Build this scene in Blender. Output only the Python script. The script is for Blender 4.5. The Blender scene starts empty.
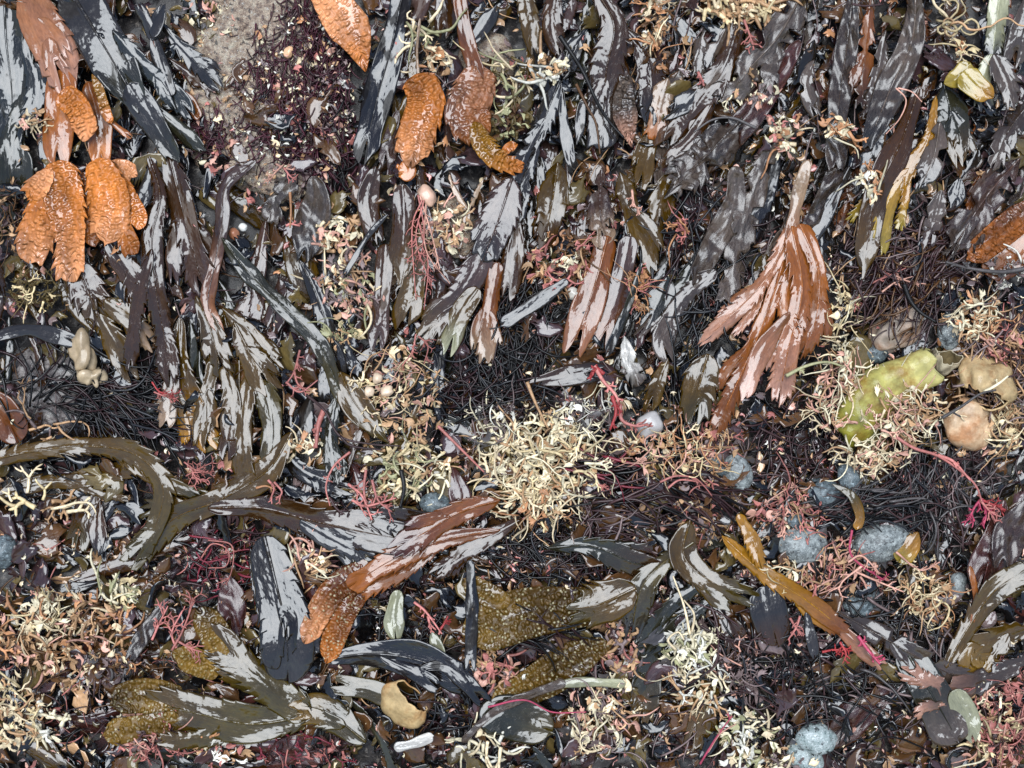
import bpy, math, random
import numpy as np
R = math.radians
S = 0.0006            # metres per pixel-unit of the weed sheet
D = 1250.0            # camera distance in the same units
TILT = R(35)          # slope of the shore bank
CT, ST_ = math.cos(TILT), math.sin(TILT)
rng = np.random.default_rng(7)
U = rng.uniform
scene = bpy.context.scene
COL = scene.collection

# ------------------------------------------------------------------ terrain
def H(x, y):
    x = np.asarray(x, float); y = np.asarray(y, float)
    h = 9*np.sin(x/150+1)*np.cos(y/120+.5) + 6*np.sin(x/64+y/90) + 4*np.sin(x/37-y/41+2) + 3*np.cos(y/29+x/80)
    return h
def sheet(px, py, h):          # picture-plane position and height -> point on the bank
    px = np.asarray(px, float); py = np.asarray(py, float); h = np.asarray(h, float)
    k = 1-h/D
    return np.stack([(px-512)*k, (384-py)*k, h], -1)
def world(p):
    x, y, z = p*S
    return (x, y*CT-z*ST_, y*ST_+z*CT)

# ------------------------------------------------------------------ objects
def setp(o, label=None, cat=None, group=None, kind=None):
    if label: o['label'] = label
    if cat: o['category'] = cat
    if group: o['group'] = group
    if kind: o['kind'] = kind
    return o
def root(name, base, label, cat, group=None):
    o = bpy.data.objects.new(name, None); COL.objects.link(o)
    o.empty_display_size = .01
    o.location = world(base); o.rotation_euler = (TILT, 0, 0)
    return setp(o, label, cat, group)
class MB:
    def __init__(s): s.v=[]; s.f=[]; s.c=[]; s.st=[]; s.n=0
    def add(s, v, f, c, st=None):
        v = np.asarray(v, float); m = len(v)
        s.v.append(v); s.f.append(np.asarray(f, np.int64)+s.n); s.n += m
        c = np.asarray(c, float)
        if c.ndim == 1: c = np.tile(c[:3], (m, 1))
        s.c.append(c[:, :3])
        s.st.append(v*1.0 if st is None else st)
    def build(s, name, mat, base, parent=None, smooth=True):
        if not s.v: return None
        v = (np.concatenate(s.v)-base)*S; f = np.concatenate(s.f)
        me = bpy.data.meshes.new(name)
        me.vertices.add(len(v)); me.vertices.foreach_set('co', v.astype(np.float32).ravel())
        me.loops.add(f.size); me.loops.foreach_set('vertex_index', f.astype(np.int32).ravel())
        me.polygons.add(len(f))
        me.polygons.foreach_set('loop_start', np.arange(0, f.size, 4, dtype=np.int32))
        try: me.polygons.foreach_set('loop_total', np.full(len(f), 4, dtype=np.int32))
        except Exception: pass
        me.update(calc_edges=True)
        me.polygons.foreach_set('use_smooth', np.full(len(f), smooth))
        a = me.attributes.new('tint', 'FLOAT_COLOR', 'POINT')
        c = np.concatenate(s.c); c = np.concatenate([c, np.ones((len(c), 1))], 1)
        a.data.foreach_set('color', c.astype(np.float32).ravel())
        a = me.attributes.new('st', 'FLOAT_VECTOR', 'POINT')
        a.data.foreach_set('vector', np.concatenate(s.st).astype(np.float32).ravel())
        me.materials.append(mat)
        o = bpy.data.objects.new(name, me); COL.objects.link(o)
        if parent: o.parent = parent
        else:
            o.location = world(base); o.rotation_euler = (TILT, 0, 0)
        return o

# ------------------------------------------------------------------ curves
def spline(P, step=2.0, nmin=5):
    P = np.asarray(P, float)
    if len(P) == 2: P = np.array([P[0], (P[0]+P[1])/2, P[1]])
    Q = np.vstack([2*P[0]-P[1], P, 2*P[-1]-P[-2]])
    out = []
    for i in range(1, len(Q)-2):
        t = np.linspace(0, 1, 13)[:-1, None]
        a, b, c, d = Q[i-1], Q[i], Q[i+1], Q[i+2]
        out.append(.5*((2*b)+(-a+c)*t+(2*a-5*b+4*c-d)*t*t+(-a+3*b-3*c+d)*t**3))
    out.append(P[-1:]); C = np.vstack(out)
    L = np.r_[0, np.cumsum(np.linalg.norm(np.diff(C, axis=0), axis=1))]
    n = max(nmin, int(L[-1]/step)+1); s = np.linspace(0, L[-1], n)
    return np.stack([np.interp(s, L, C[:, k]) for k in range(C.shape[1])], -1), s
def wob(s, r, scale, k=3):        # smooth 1-D noise, about -1..1
    o = 0
    for i in range(k):
        o = o+np.sin(s/(scale/(1+.9*i))+r.uniform(0, 6.3))*(.6**i)*r.uniform(.6, 1.2)
    return o/1.6

# ------------------------------------------------------------------ ribbon (a frond blade or lobe)
def ribbon(mb, pts, w, h, col, seed=0, opts='', tip=None, base=.35, step=2.0, C=9, th=1.0, roll=.35, coltip=None, follow=None, basel=None, jag=1.):
    r = np.random.default_rng(seed+11)
    P, s = spline(pts, step); n = len(s); L = s[-1]
    T = np.gradient(P, axis=0); T /= np.linalg.norm(T, axis=1)[:, None]+1e-9
    Nn = np.stack([-T[:, 1], T[:, 0]], -1)
    u = s/L
    if basel is None: basel = .3 if 'b' in opts else r.uniform(.15, .6)
    if 'b' in opts and 'w' in opts: base = .8
    prof = base+(1-base)*np.clip(u/basel, 0, 1)**.8
    prof *= 1+.17*wob(s, r, max(w*.9, 10))
    e = min(L*.45, w*(1.5 if 'p' in opts else .55))
    q = np.clip((s-(L-e))/e, 0, 1)
    if 'p' not in opts and 'b' not in opts and 'k' not in opts:
        e = min(L*.5, w*r.uniform(.5, 1.6)); q = np.clip((s-(L-e))/e, 0, 1)
        prof *= (1-r.uniform(.3, .75)*q**1.7)
    else: prof *= (1-q)**.8+.03 if 'p' in opts else np.clip(1-q**(1.5 if 'b' in opts else 2.4), 0, 1)**.6+.05
    half = np.stack([w/2*prof, w/2*prof], -1)          # two sides
    half *= (.25+.75*np.sqrt(np.clip(s/(5. if 'b' in opts else max(4., w*.3)), 0, 1)))[:, None]
    fwd = np.zeros((n, 2))
    if 's' in opts or 'r' in opts:
        per = r.uniform(11, 17) if w > 24 else r.uniform(9, 13) if w > 14 else r.uniform(6, 8)
        amp = np.clip(.17*w+1.5, 2., 6.5)*r.uniform(.7, 1.25)
        for k in (0, 1):
            ph = (s/per+r.uniform(0, 1)+.25*wob(s, r, 20))
            saw = ph % 1
            a = amp*(.5+.8*np.clip(wob(s, r, 26), -.6, 1))
            half[:, k] += a*(saw**1.4-.42)*np.clip(prof*1.5-.2, 0, 1)
            fwd[:, k] = a*saw**2*1.5
            if 'r' in opts:
                g = wob(s, r, 7, 4)
                half[:, k] *= 1-.7*np.clip((g-.2)*2.4, 0, 1)
    half = np.maximum(half, .3)
    t = np.linspace(-1, 1, C)
    off = np.where(t < 0, half[:, :1]*t, half[:, 1:]*t)
    # notched, forked or frayed end: rows near the end are drawn back by an uneven amount across the blade
    wl = min(w*1.8, L*.6); ue = np.clip((s-(L-wl))/wl, 0, 1)**1.6
    jg = jag*w*(.2*np.sin(t*r.uniform(3, 6)+r.uniform(0, 6))+.04*np.sin(t*9+r.uniform(0, 6)))
    if 'b' not in opts and r.uniform() < .75: jg = jg+jag*w*r.uniform(.5, 1.3)*np.exp(-((t-r.normal()*.2)/.24)**2)
    if 'k' in opts or 'G' in opts: jg = jg*.4
    jg = np.clip(jg-jg.min(), 0, wl*.5)
    s2 = s[:, None]-jg[None]*ue[:, None]+np.where(t < 0, fwd[:, :1], fwd[:, 1:])*np.abs(t)**5
    cx = np.interp(s2, s, P[:, 0]); cy = np.interp(s2, s, P[:, 1])
    X = cx+Nn[:, :1]*off; Y = cy+Nn[:, 1:]*off
    rl = roll*wob(s, r, max(45, w*1.7)); cup = r.uniform(-.16, .16)+.12*wob(s, r, 60)
    hz = off*np.sin(rl)[:, None]
    hz += (cup[:, None])*(np.abs(off)**1.6)/max(w, 1)**.6
    hz += (np.abs(t)**2.2)*(w*.085)*np.sin(s[:, None]/(w*.36+4)+3*np.sign(t)+r.uniform(0, 6))*(1 if 'k' not in opts else .3)
    hz += (2.4*wob(s, r, 34))[:, None]
    if w > 14: hz += .9*np.exp(-(off/(w*.06))**2)*(1-u[:, None]**2)+.25*np.sin(off/2.4+s[:, None]*.02+r.uniform(0, 6))*wob(s, r, 50)[:, None]
    if 'c' in opts:
        for _k in range(4):
            va, vb, vc = r.uniform(-.35, .35), r.uniform(-.22, .22), r.uniform(0, 6)
            hz += .9*np.sin(off*va+s[:, None]*vb+vc+1.5*np.sin(s[:, None]*.05*_k+off*.1))
    cen = H(P[:, 0]-512, 384-P[:, 1])
    # the frond bridges hollows: low-passed terrain
    k = min(15, n); cen = np.convolve(np.pad(cen, k//2, mode='edge'), np.ones(k)/k, 'same')[k//2:k//2+n]
    hh = (np.interp(u, np.linspace(0, 1, len(np.atleast_1d(h))), np.atleast_1d(h)) if np.ndim(h) else h)+cen
    Z = np.asarray(hh).reshape(-1, 1)+hz if np.ndim(hh) else hh+hz
    thk = th*(1-.75*t**4)[None, :]+0*Z
    top = sheet(X, Y, Z+thk*.5).reshape(-1, 3); bot = sheet(X, Y, Z-thk*.5).reshape(-1, 3)
    V = np.vstack([top, bot]); m = n*C
    i = np.arange(n-1)[:, None]*C+np.arange(C-1)[None]; i = i.ravel()
    F = [np.stack([i, i+1, i+C+1, i+C], -1)[:, ::-1], np.stack([i, i+1, i+C+1, i+C], -1)+m]
    a = np.arange(n-1)*C
    F += [np.stack([a, a+C, a+C+m, a+m], -1)[:, ::-1], np.stack([a+C-1, a+m+C-1, a+2*C+m-1, a+2*C-1], -1)[:, ::-1]]
    b = np.arange(C-1); e0 = (n-1)*C
    F += [np.stack([b, b+m, b+m+1, b+1], -1)[:, ::-1], np.stack([e0+b, e0+b+1, e0+b+m+1, e0+b+m], -1)[:, ::-1]]
    F = np.vstack(F)
    # outward orientation: with y flipped the top must face +z
    p0, p1, p2 = V[F[0, 0]], V[F[0, 1]], V[F[0, 2]]
    if np.cross(p1-p0, p2-p1)[2] < 0: F = F[:, ::-1]
    c = np.asarray(col, float)
    if coltip is not None:
        g = np.clip((u-.45)/.5, 0, 1)[:, None, None]
        cc = c*(1-g)+np.asarray(coltip)*g+0*X[..., None]
    else: cc = c+0*X[..., None]
    cc = cc.reshape(-1, 3); cc = np.vstack([cc, cc])
    sx = off.ravel()+r.uniform(0, 900); sy = (s[:, None]+0*off).ravel(); sd = np.full(m, (seed % 997)*13.7)
    st = np.stack([sx, sy, sd], -1)
    mb.add(V, F, cc, np.vstack([st, st]))
    return P, s, (Z[:, C//2]+thk[:, C//2]*.5), half.sum(1)/2, u

def fork(P, s, w, r, frac=None):
    """path of a side lobe leaving the blade at a narrow angle"""
    i = int((frac or r.uniform(.4, .62))*(len(P)-1)); T = P[min(i+2, len(P)-1)]-P[max(i-2, 0)]; a = math.atan2(T[1], T[0]); sg = r.choice([-1, 1])
    L = (s[-1]-s[i])*r.uniform(.6, .95); a1 = a+sg*r.uniform(.28, .5); a2 = a1-sg*r.uniform(.1, .35)
    p0 = P[i]-np.array([math.cos(a), math.sin(a)])*w*.3; p1 = p0+L*.5*np.array([math.cos(a1), math.sin(a1)]); p2 = p1+L*.55*np.array([math.cos(a2), math.sin(a2)])
    return [tuple(p0), tuple(p1), tuple(p2)], sg
# ------------------------------------------------------------------ tubes
def tube(mb, P3, rad, col, sides=5, flat=1.0, seed=0, cap=True, inv=False):
    P3 = np.asarray(P3, float); n = len(P3)
    T = np.gradient(P3, axis=0); T /= np.linalg.norm(T, axis=1)[:, None]+1e-9
    A = np.cross(T, [0, 0, 1.0]); l = np.linalg.norm(A, axis=1)[:, None]
    A = np.where(l < 1e-3, [1., 0, 0], A/(l+1e-9)); B = np.cross(A, T)
    rad = np.broadcast_to(rad, (n,))[:, None, None]
    an = np.linspace(0, 2*np.pi, sides, endpoint=False)
    V = P3[:, None]+rad*(A[:, None]*np.cos(an)[None, :, None]+flat*B[:, None]*np.sin(an)[None, :, None])
    V = V.reshape(-1, 3)
    i = np.arange(n-1)[:, None]*sides; j = np.arange(sides)[None]; k = (j+1) % sides
    F = np.stack([(i+j), (i+k), (i+sides+k), (i+sides+j)], -1).reshape(-1, 4)
    e = (n-1)*sides
    if not cap: pass
    elif sides == 4: F = np.vstack([F, [[3, 2, 1, 0]], [[e, e+1, e+2, e+3]]])
    elif sides == 5: F = np.vstack([F, [[3, 2, 1, 0]], [[e, e+1, e+2, e+3]]])
    elif sides >= 6:
        F = np.vstack([F, [[3, 2, 1, 0]], [[5, 4, 3, 0]], [[e, e+1, e+2, e+3]], [[e, e+3, e+4, e+5]]])
    mb.add(V, F[:, ::-1] if inv else F, col, V+seed*17.3)
def sh3(px, py, h, ter=True):     # sheet point(s) above the terrain
    px = np.asarray(px, float); py = np.asarray(py, float)
    g = H(px-512, 384-py) if ter else 0
    return sheet(px, py, g+h)
def strand(mb, x, y, ang, L, rad, h, col, curl=.03, sides=4, r=rng, hv=5., step=6.):
    n = max(5, int(L/step)); k = curl*r.normal(); dk = curl*.35
    X = np.empty(n); Y = np.empty(n)
    for i in range(n):
        X[i] = x; Y[i] = y; k = k*.86+dk*1.9*r.normal(); ang += k*step+r.normal()*.07
        x += math.cos(ang)*step; y += math.sin(ang)*step
    s = np.arange(n)*step
    z = h+hv*wob(s, r, 26)
    z[0] -= hv*.6; z[-1] -= hv*.4
    rr = rad*(1-.55*np.linspace(0, 1, n)**2)
    tube(mb, sh3(X, Y, np.maximum(z, .5)), rr, col, sides)
    return X, Y, z, ang
def antler(mb, x, y, ang, size, rad, h, col, r, depth=3, flat=.6, spread=.6, sides=5, hv=3.):
    n = 5; L = size*r.uniform(.5, .9); k = r.normal()*.5/L
    X = [x]; Y = [y]; a = ang
    for i in range(n-1):
        a += k*L/n+r.normal()*.13; x += math.cos(a)*L/(n-1); y += math.sin(a)*L/(n-1); X.append(x); Y.append(y)
    z = np.linspace(h, h+r.normal()*hv, n)
    rr = np.linspace(rad, rad*.8, n)
    if depth == 0: rr[-1] *= .45
    tube(mb, sh3(X, Y, np.maximum(z, .5)), rr, col, sides, flat)
    if depth > 0:
        for sg in ((-1, 1) if r.uniform() < .85 else (r.choice([-1, 1]),)):
            antler(mb, x, y, a+sg*spread*r.uniform(.5, 1.2), size*.75, rad*.8, float(z[-1]), col, r, depth-1, flat, spread, sides, hv)
def blob(mb, cx, cy, h, rx, ry, rz, col, seed, nz=.12, res=18, ang=0., freq=1.0, colf=None):
    r = np.random.default_rng(seed); nu, nv = res*2, res
    uu = np.linspace(0, 2*np.pi, nu, endpoint=False); vv = np.linspace(-np.pi/2+.08, np.pi/2-.08, nv)
    Uu, Vv = np.meshgrid(uu, vv)
    d = np.stack([np.cos(Vv)*np.cos(Uu), np.cos(Vv)*np.sin(Uu), np.sin(Vv)], -1)
    q = 1.0
    for i in range(5):
        a = r.normal(size=3); a *= freq*(1.2+.8*i)/np.linalg.norm(a)
        q = q+nz*(.75**i)*np.sin(d@a*2+r.uniform(0, 6))
    d = d*q[..., None]*[rx, ry, rz]
    ca, sa = math.cos(ang), math.sin(ang)
    X = d[..., 0]*ca-d[..., 1]*sa; Y = d[..., 0]*sa+d[..., 1]*ca
    c0 = sh3(cx, cy, h)
    V = np.stack([X, -Y, d[..., 2]], -1).reshape(-1, 3)+c0
    i = np.arange(nv-1)[:, None]*nu; j = np.arange(nu)[None]; k = (j+1) % nu
    F = np.stack([i+j, i+k, i+nu+k, i+nu+j], -1).reshape(-1, 4)
    F = F[:, ::-1]
    V = np.vstack([V, V[:nu].mean(0)-[0, 0, rz*.01], V[-nu:].mean(0)+[0, 0, rz*.01]]); b, t = nv*nu, nv*nu+1
    ex = []
    for a in range(0, nu, 2):
        ex.append([b, (a+2) % nu, (a+1) % nu, a]); e = (nv-1)*nu; ex.append([t, e+a, e+(a+1) % nu, e+(a+2) % nu])
    ex = np.array(ex)[:, ::-1]
    mb.add(V, np.vstack([F, ex]), col)

# ------------------------------------------------------------------ materials
_mc = {}
class NT:
    def __init__(s, name):
        s.m = bpy.data.materials.new(name); s.m.use_nodes = True; s.t = s.m.node_tree; s.t.nodes.clear()
        s.out = s.t.nodes.new('ShaderNodeOutputMaterial')
    def n(s, typ, **k):
        nd = s.t.nodes.new(typ)
        for a, b in k.items():
            if a.startswith('i_'):
                key = a[2:].replace('_', ' '); nd.inputs[int(key) if key.isdigit() else key].default_value = b
            else: setattr(nd, a, b)
        return nd
    def l(s, a, b): s.t.links.new(a, b)
    def attr(s, nm): return s.n('ShaderNodeAttribute', attribute_name=nm)
    def scale(s, sock, v):
        nd = s.n('ShaderNodeVectorMath', operation='MULTIPLY'); s.l(sock, nd.inputs[0]); nd.inputs[1].default_value = v; return nd.outputs[0]
    def noise(s, vec, sc, det=3, rough=.55, dist=0.):
        nd = s.n('ShaderNodeTexNoise'); s.l(vec, nd.inputs['Vector']); nd.inputs['Scale'].default_value = sc
        nd.inputs['Detail'].default_value = det; nd.inputs['Roughness'].default_value = rough; nd.inputs['Distortion'].default_value = dist
        return nd.outputs['Fac']
    def rng(s, sock, a, b, c=0., d=1., smooth=False):
        nd = s.n('ShaderNodeMapRange'); nd.interpolation_type = 'SMOOTHSTEP' if smooth else 'LINEAR'
        s.l(sock, nd.inputs[0])
        for i, v in enumerate((a, b, c, d)): nd.inputs[i+1].default_value = v
        return nd.outputs[0]
    def math(s, op, a, b=None):
        nd = s.n('ShaderNodeMath', operation=op)
        for i, v in enumerate((a, b)):
            if v is None: continue
            if isinstance(v, (int, float)): nd.inputs[i].default_value = v
            else: s.l(v, nd.inputs[i])
        return nd.outputs[0]
    def mix(s, f, a, b, typ='MIX'):
        nd = s.n('ShaderNodeMix', data_type='RGBA', blend_type=typ)
        for sock, v in ((nd.inputs[0], f), (nd.inputs[6], a), (nd.inputs[7], b)):
            if isinstance(v, (int, float)): sock.default_value = v
            elif isinstance(v, tuple): sock.default_value = (*v[:3], 1)
            else: s.l(v, sock)
        return nd.outputs[2]
    def bump(s, h, strength, dist, prev=None):
        nd = s.n('ShaderNodeBump'); nd.inputs['Strength'].default_value = strength; nd.inputs['Distance'].default_value = dist*S
        s.l(h, nd.inputs['Height'])
        if prev: s.l(prev, nd.inputs['Normal'])
        return nd.outputs[0]

def frond_mat(film=.4, crinkle=False, bumpy=False, dots=False, mottle=.5):
    key = ('f', film, crinkle, bumpy, dots, mottle)
    if key in _mc: return _mc[key]
    g = NT('wet seaweed'); tint = g.attr('tint').outputs['Color']; st = g.attr('st').outputs['Vector']
    big = g.noise(g.scale(st, (.05, .02, 1)), 1, 3, .6)
    fine = g.noise(g.scale(st, (.5, .16, 1)), 1, 3, .65)
    fib = g.noise(g.scale(st, (.9, .05, 1)), 1, 2, .6)
    var = g.math('MULTIPLY', g.rng(big, .3, .7, 1-mottle*.6, 1+mottle*.8), g.rng(fine, .25, .75, .72, 1.28))
    vc = g.n('ShaderNodeCombineColor'); [g.l(var, vc.inputs[i]) for i in range(3)]
    base = g.mix(1., tint, vc.outputs[0], 'MULTIPLY')
    # pale salt or lime crust flecks
    cr = g.noise(g.scale(st, (.22, .12, 1)), 1, 5, .75)
    if crinkle:
        base = g.mix(g.rng(cr, .57, .62, 0, .3), base, (.20, .15, .11))
    else:
        base = g.mix(g.rng(cr, .68, .72, 0, .6), base, (.30, .22, .14))
    # wet film: streaks along the blade with sharp margins
    fm = g.noise(g.scale(st, (.06, .021, 1)), 1, 4, .52, .4)
    lo = .5+(.5-film)*.36
    mask = g.rng(fm, lo-.02, lo+.02)
    h1 = g.noise(g.scale(st, (.12, .07, 1)), 1, 2, .5)
    nrm = g.bump(h1, .6, 3.0)
    nrm = g.bump(g.math('ADD', fine, g.math('MULTIPLY', fib, .8)), .35, .8, nrm)
    if crinkle:
        v = g.n('ShaderNodeTexVoronoi', feature='DISTANCE_TO_EDGE'); g.l(g.scale(st, (.20, .11, 1)), v.inputs['Vector']); v.inputs['Scale'].default_value = 1
        nrm = g.bump(g.rng(v.outputs['Distance'], 0, .3), .6, 1.6, nrm)
        nrm = g.bump(cr, .7, 2.4, nrm)
    if bumpy:
        wv = g.n('ShaderNodeVectorMath', operation='ADD'); g.l(g.scale(st, (.17, .22, 1)), wv.inputs[0])
        g.l(g.scale(g.noise(g.scale(st, (.1, .1, 1)), 1, 2), (.8, .8, 0)), wv.inputs[1])
        v = g.n('ShaderNodeTexVoronoi', feature='SMOOTH_F1'); g.l(wv.outputs[0], v.inputs['Vector']); v.inputs['Scale'].default_value = 1
        v.inputs['Smoothness'].default_value = .35; v.inputs['Randomness'].default_value = .75
        vd = v.outputs['Distance']
        nrm = g.bump(g.rng(vd, .1, .7, 1, 0, True), 1.0, 2.2, nrm)
        base = g.mix(g.rng(vd, .2, .75, 0, .35), base, g.mix(1., base, (.35, .25, .2), 'MULTIPLY'))
        base = g.mix(g.rng(vd, .1, .34, .45, 0), base, g.mix(.5, g.mix(.5, base, (.9, .62, .4)), base))
        if dots:
            v2 = g.n('ShaderNodeTexVoronoi', feature='F1'); g.l(g.scale(st, (.25, .25, 1)), v2.inputs['Vector']); v2.inputs['Scale'].default_value = 1; v2.inputs['Randomness'].default_value = .8
            base = g.mix(g.math('MULTIPLY', g.rng(v2.outputs['Distance'], .16, .34, .85, 0), g.rng(g.noise(g.scale(st, (.12, .1, 1)), 1, 3), .42, .55, .15, 1)), base, (.56, .50, .30))
    p = g.n('ShaderNodeBsdfPrincipled')
    g.l(base, p.inputs['Base Color']); g.l(nrm, p.inputs['Normal'])
    g.l(g.rng(mask, 0, 1, .38 if not crinkle else .55, .2), p.inputs['Roughness'])
    p.inputs['IOR'].default_value = 1.3
    g.l(g.rng(mask, 0, 1, .12, 1.), p.inputs['Coat Weight'])
    p.inputs['Coat IOR'].default_value = COATIOR; g.l(g.rng(fine, .2, .8, .04, .12 if not crinkle else .16), p.inputs['Coat Roughness'])
    nb = g.bump(h1, .35, 3.0); 
    if crinkle: nb = g.bump(cr, .4, 1.3, nb)
    if bumpy: nb = g.bump(g.rng(vd, .1, .7, 1, 0, True), .8, 2.0, nb)
    g.l(nb, p.inputs['Coat Normal'])
    tr = g.n('ShaderNodeBsdfTranslucent'); g.l(base, tr.inputs['Color'])
    mx = g.n('ShaderNodeMixShader'); mx.inputs[0].default_value = .12; g.l(p.outputs[0], mx.inputs[1]); g.l(tr.outputs[0], mx.inputs[2])
    g.l(mx.outputs[0], g.out.inputs[0]); _mc[key] = g.m; return g.m
COATIOR = 1.7
def soft_mat(name, rough=.45, spec=1.45, var=.5, bump=.8, sc=.25, coat=.2):
    key = (name,)
    if key in _mc: return _mc[key]
    g = NT(name); tint = g.attr('tint').outputs['Color']; st = g.attr('st').outputs['Vector']
    a = g.noise(st, sc, 4, .65); b = g.noise(st, sc*.2, 2)
    var_ = g.math('MULTIPLY', g.rng(a, .3, .7, 1-var*.6, 1+var*.5), g.rng(b, .3, .7, 1-var*.4, 1+var*.4))
    vc = g.n('ShaderNodeCombineColor'); [g.l(var_, vc.inputs[i]) for i in range(3)]
    p = g.n('ShaderNodeBsdfPrincipled'); g.l(g.mix(1., tint, vc.outputs[0], 'MULTIPLY'), p.inputs['Base Color'])
    p.inputs['Roughness'].default_value = rough; p.inputs['IOR'].default_value = spec
    p.inputs['Coat Weight'].default_value = coat; p.inputs['Coat Roughness'].default_value = .12
    g.l(g.bump(a, .7, bump), p.inputs['Normal'])
    if 'skin' in name:
        sp = g.noise(st, .03, 5, .7); mm = g.mix(g.rng(sp, .46, .62, 0, .75), tint, g.mix(1., tint, (.55, .30, .16), 'MULTIPLY'))
        g.l(g.mix(1., mm, vc.outputs[0], 'MULTIPLY'), p.inputs['Base Color'])
        tr = g.n('ShaderNodeBsdfTranslucent'); g.l(mm, tr.inputs['Color']); mx = g.n('ShaderNodeMixShader'); mx.inputs[0].default_value = .3
        g.l(p.outputs[0], mx.inputs[1]); g.l(tr.outputs[0], mx.inputs[2]); g.l(mx.outputs[0], g.out.inputs[0]); _mc[key] = g.m; return g.m
    g.l(p.outputs[0], g.out.inputs[0]); _mc[key] = g.m; return g.m
def rock_mat(name, cols, sc=.08, rough=.7, bump=4., speck=(.7, .7, .62), speckamt=.25, coat=.2):
    g = NT(name); st = g.attr('st').outputs['Vector']
    a = g.noise(st, sc, 6, .7); b = g.noise(st, sc*6, 4, .7); c = g.noise(st, sc*2.3, 5, .75, .6)
    cr = g.n('ShaderNodeValToRGB'); g.l(a, cr.inputs[0]); e = cr.color_ramp.elements
    while len(e) < len(cols): e.new(.5)
    for i, q in enumerate(cols): e[i].position = .33+.34*i/(len(cols)-1); e[i].color = (*q, 1)
    base = g.mix(g.rng(b, .35, .65, 0, 1), g.mix(1., cr.outputs[0], (.5, .5, .5), 'MULTIPLY'), cr.outputs[0])
    base = g.mix(g.rng(c, .57, .62, 0, speckamt*3 if speckamt < .33 else 1), base, speck)
    d = g.noise(st, sc*1.4, 6, .7)
    base = g.mix(g.rng(d, .44, .38, 0, .85), base, (.012, .009, .009))
    p = g.n('ShaderNodeBsdfPrincipled'); g.l(base, p.inputs['Base Color']); p.inputs['Roughness'].default_value = rough
    p.inputs['Coat Weight'].default_value = coat; p.inputs['Coat Roughness'].default_value = .2
    g.l(g.bump(b, .7, bump*.4, g.bump(c, .8, bump)), p.inputs['Normal'])
    g.l(p.outputs[0], g.out.inputs[0]); return g.m
# ================================================================== palette (linear base colours)
K = dict(
 dk=(.013,.009,.006), bk=(.009,.007,.007), br=(.042,.016,.003), ol=(.070,.036,.003), og=(.052,.035,.005), am=(.34,.15,.010),
 ye=(.30,.21,.03), oj=(.60,.19,.035), or2=(.74,.31,.13), ru=(.16,.048,.010), rd=(.28,.085,.016), pk=(.42,.21,.14), pr=(.30,.12,.055),
 gr=(.042,.027,.019), gl=(.085,.06,.045), mv=(.055,.028,.02), tn=(.28,.18,.11), gn=(.022,.020,.010), pg=(.32,.31,.19), mr=(.07,.022,.017),
 bg=(.018,.019,.017), wh=(.6,.56,.5), bu=(.19,.105,.016), sl=(.024,.02,.018))
seedc = [100]
def frond(label, *specs, name='serrated_frond', cat='seaweed', group=None):
    """one frond: every ribbon of the spec is a part of the thing"""
    base = None; rt = None
    for sp in specs:
        tk = sp.split(); role = tk[0]; cols = tk[1].split('>'); w = float(tk[2]); L = tk[3]
        Ls = [float(a)*1.2+4 for a in L.split('/')]; pts = [tuple(map(float, a.split(','))) for a in tk[4:] if ',' in a]
        opts = ''.join(a for a in tk[4:] if ',' not in a)
        if rt is None:
            base = sh3(pts[0][0], pts[0][1], 0); rt = root(name, base, label, cat, group)
        seedc[0] += 1; mb = MB(); bumpy = 'b' in opts; free = ('s' in opts or 'r' in opts) and not bumpy
        if free and w > 17: w *= .86
        col = np.array(K[cols[0]])*U(.85, 1.15)
        Cn = 17 if w >= 22 or bumpy else 11
        info = ribbon(mb, pts, w, Ls if len(Ls) > 1 else Ls[0], col, seedc[0], opts, C=Cn, step=1.5, th=1.1,
                      base=(.8 if role != 'blade' else .6) if 'w' in opts else .3, roll=.12 if 'k' in opts else .34, coltip=K[cols[1]] if len(cols) > 1 else None)
        film = 1.3 if 'G' in opts else 1.0 if 'F' in opts else .8 if 'f' in opts else .25 if 'd' in opts else .42 if 'b' in opts else .5 if 'q' in opts else .65
        o = mb.build(role, frond_mat(film, 'c' in opts, bumpy, 'd' in opts, .8 if bumpy else .5), base, rt)
        if 'm' in opts:
            P, s, z, hw, u = info; mb = MB(); e = int(len(P)*.86)
            if e > 6:
                tube(mb, sheet(P[:e, 0], P[:e, 1], z[:e]-.2), np.linspace(max(1.1, w*.045), .5, e), col*1.25, 6, .6, seedc[0])
                mb.build('midrib', frond_mat(.5), base, o)
        P, s = info[0], info[1]; rf = np.random.default_rng(seedc[0]*3+1)
        if free and w > 13 and s[-1] > 50:
            for q in range(1 if s[-1] < 80 or rf.uniform() < .45 else 2):
                fp, sg = fork(P, s, w, rf); mb = MB()
                ribbon(mb, fp, w*rf.uniform(.5, .72), Ls[-1]-1.2-q, col, seedc[0]*7+q, opts.replace('w', ''), C=9, step=1.6, th=1.0, base=.5, roll=.4, coltip=K[cols[1]] if len(cols) > 1 else None)
                mb.build('branch', frond_mat(film, 'c' in opts, False, False, .5), base, rt)
    return rt
B = 'blade'; R_ = 'receptacle'; ST = 'stalk'; BR = 'branch'
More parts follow.
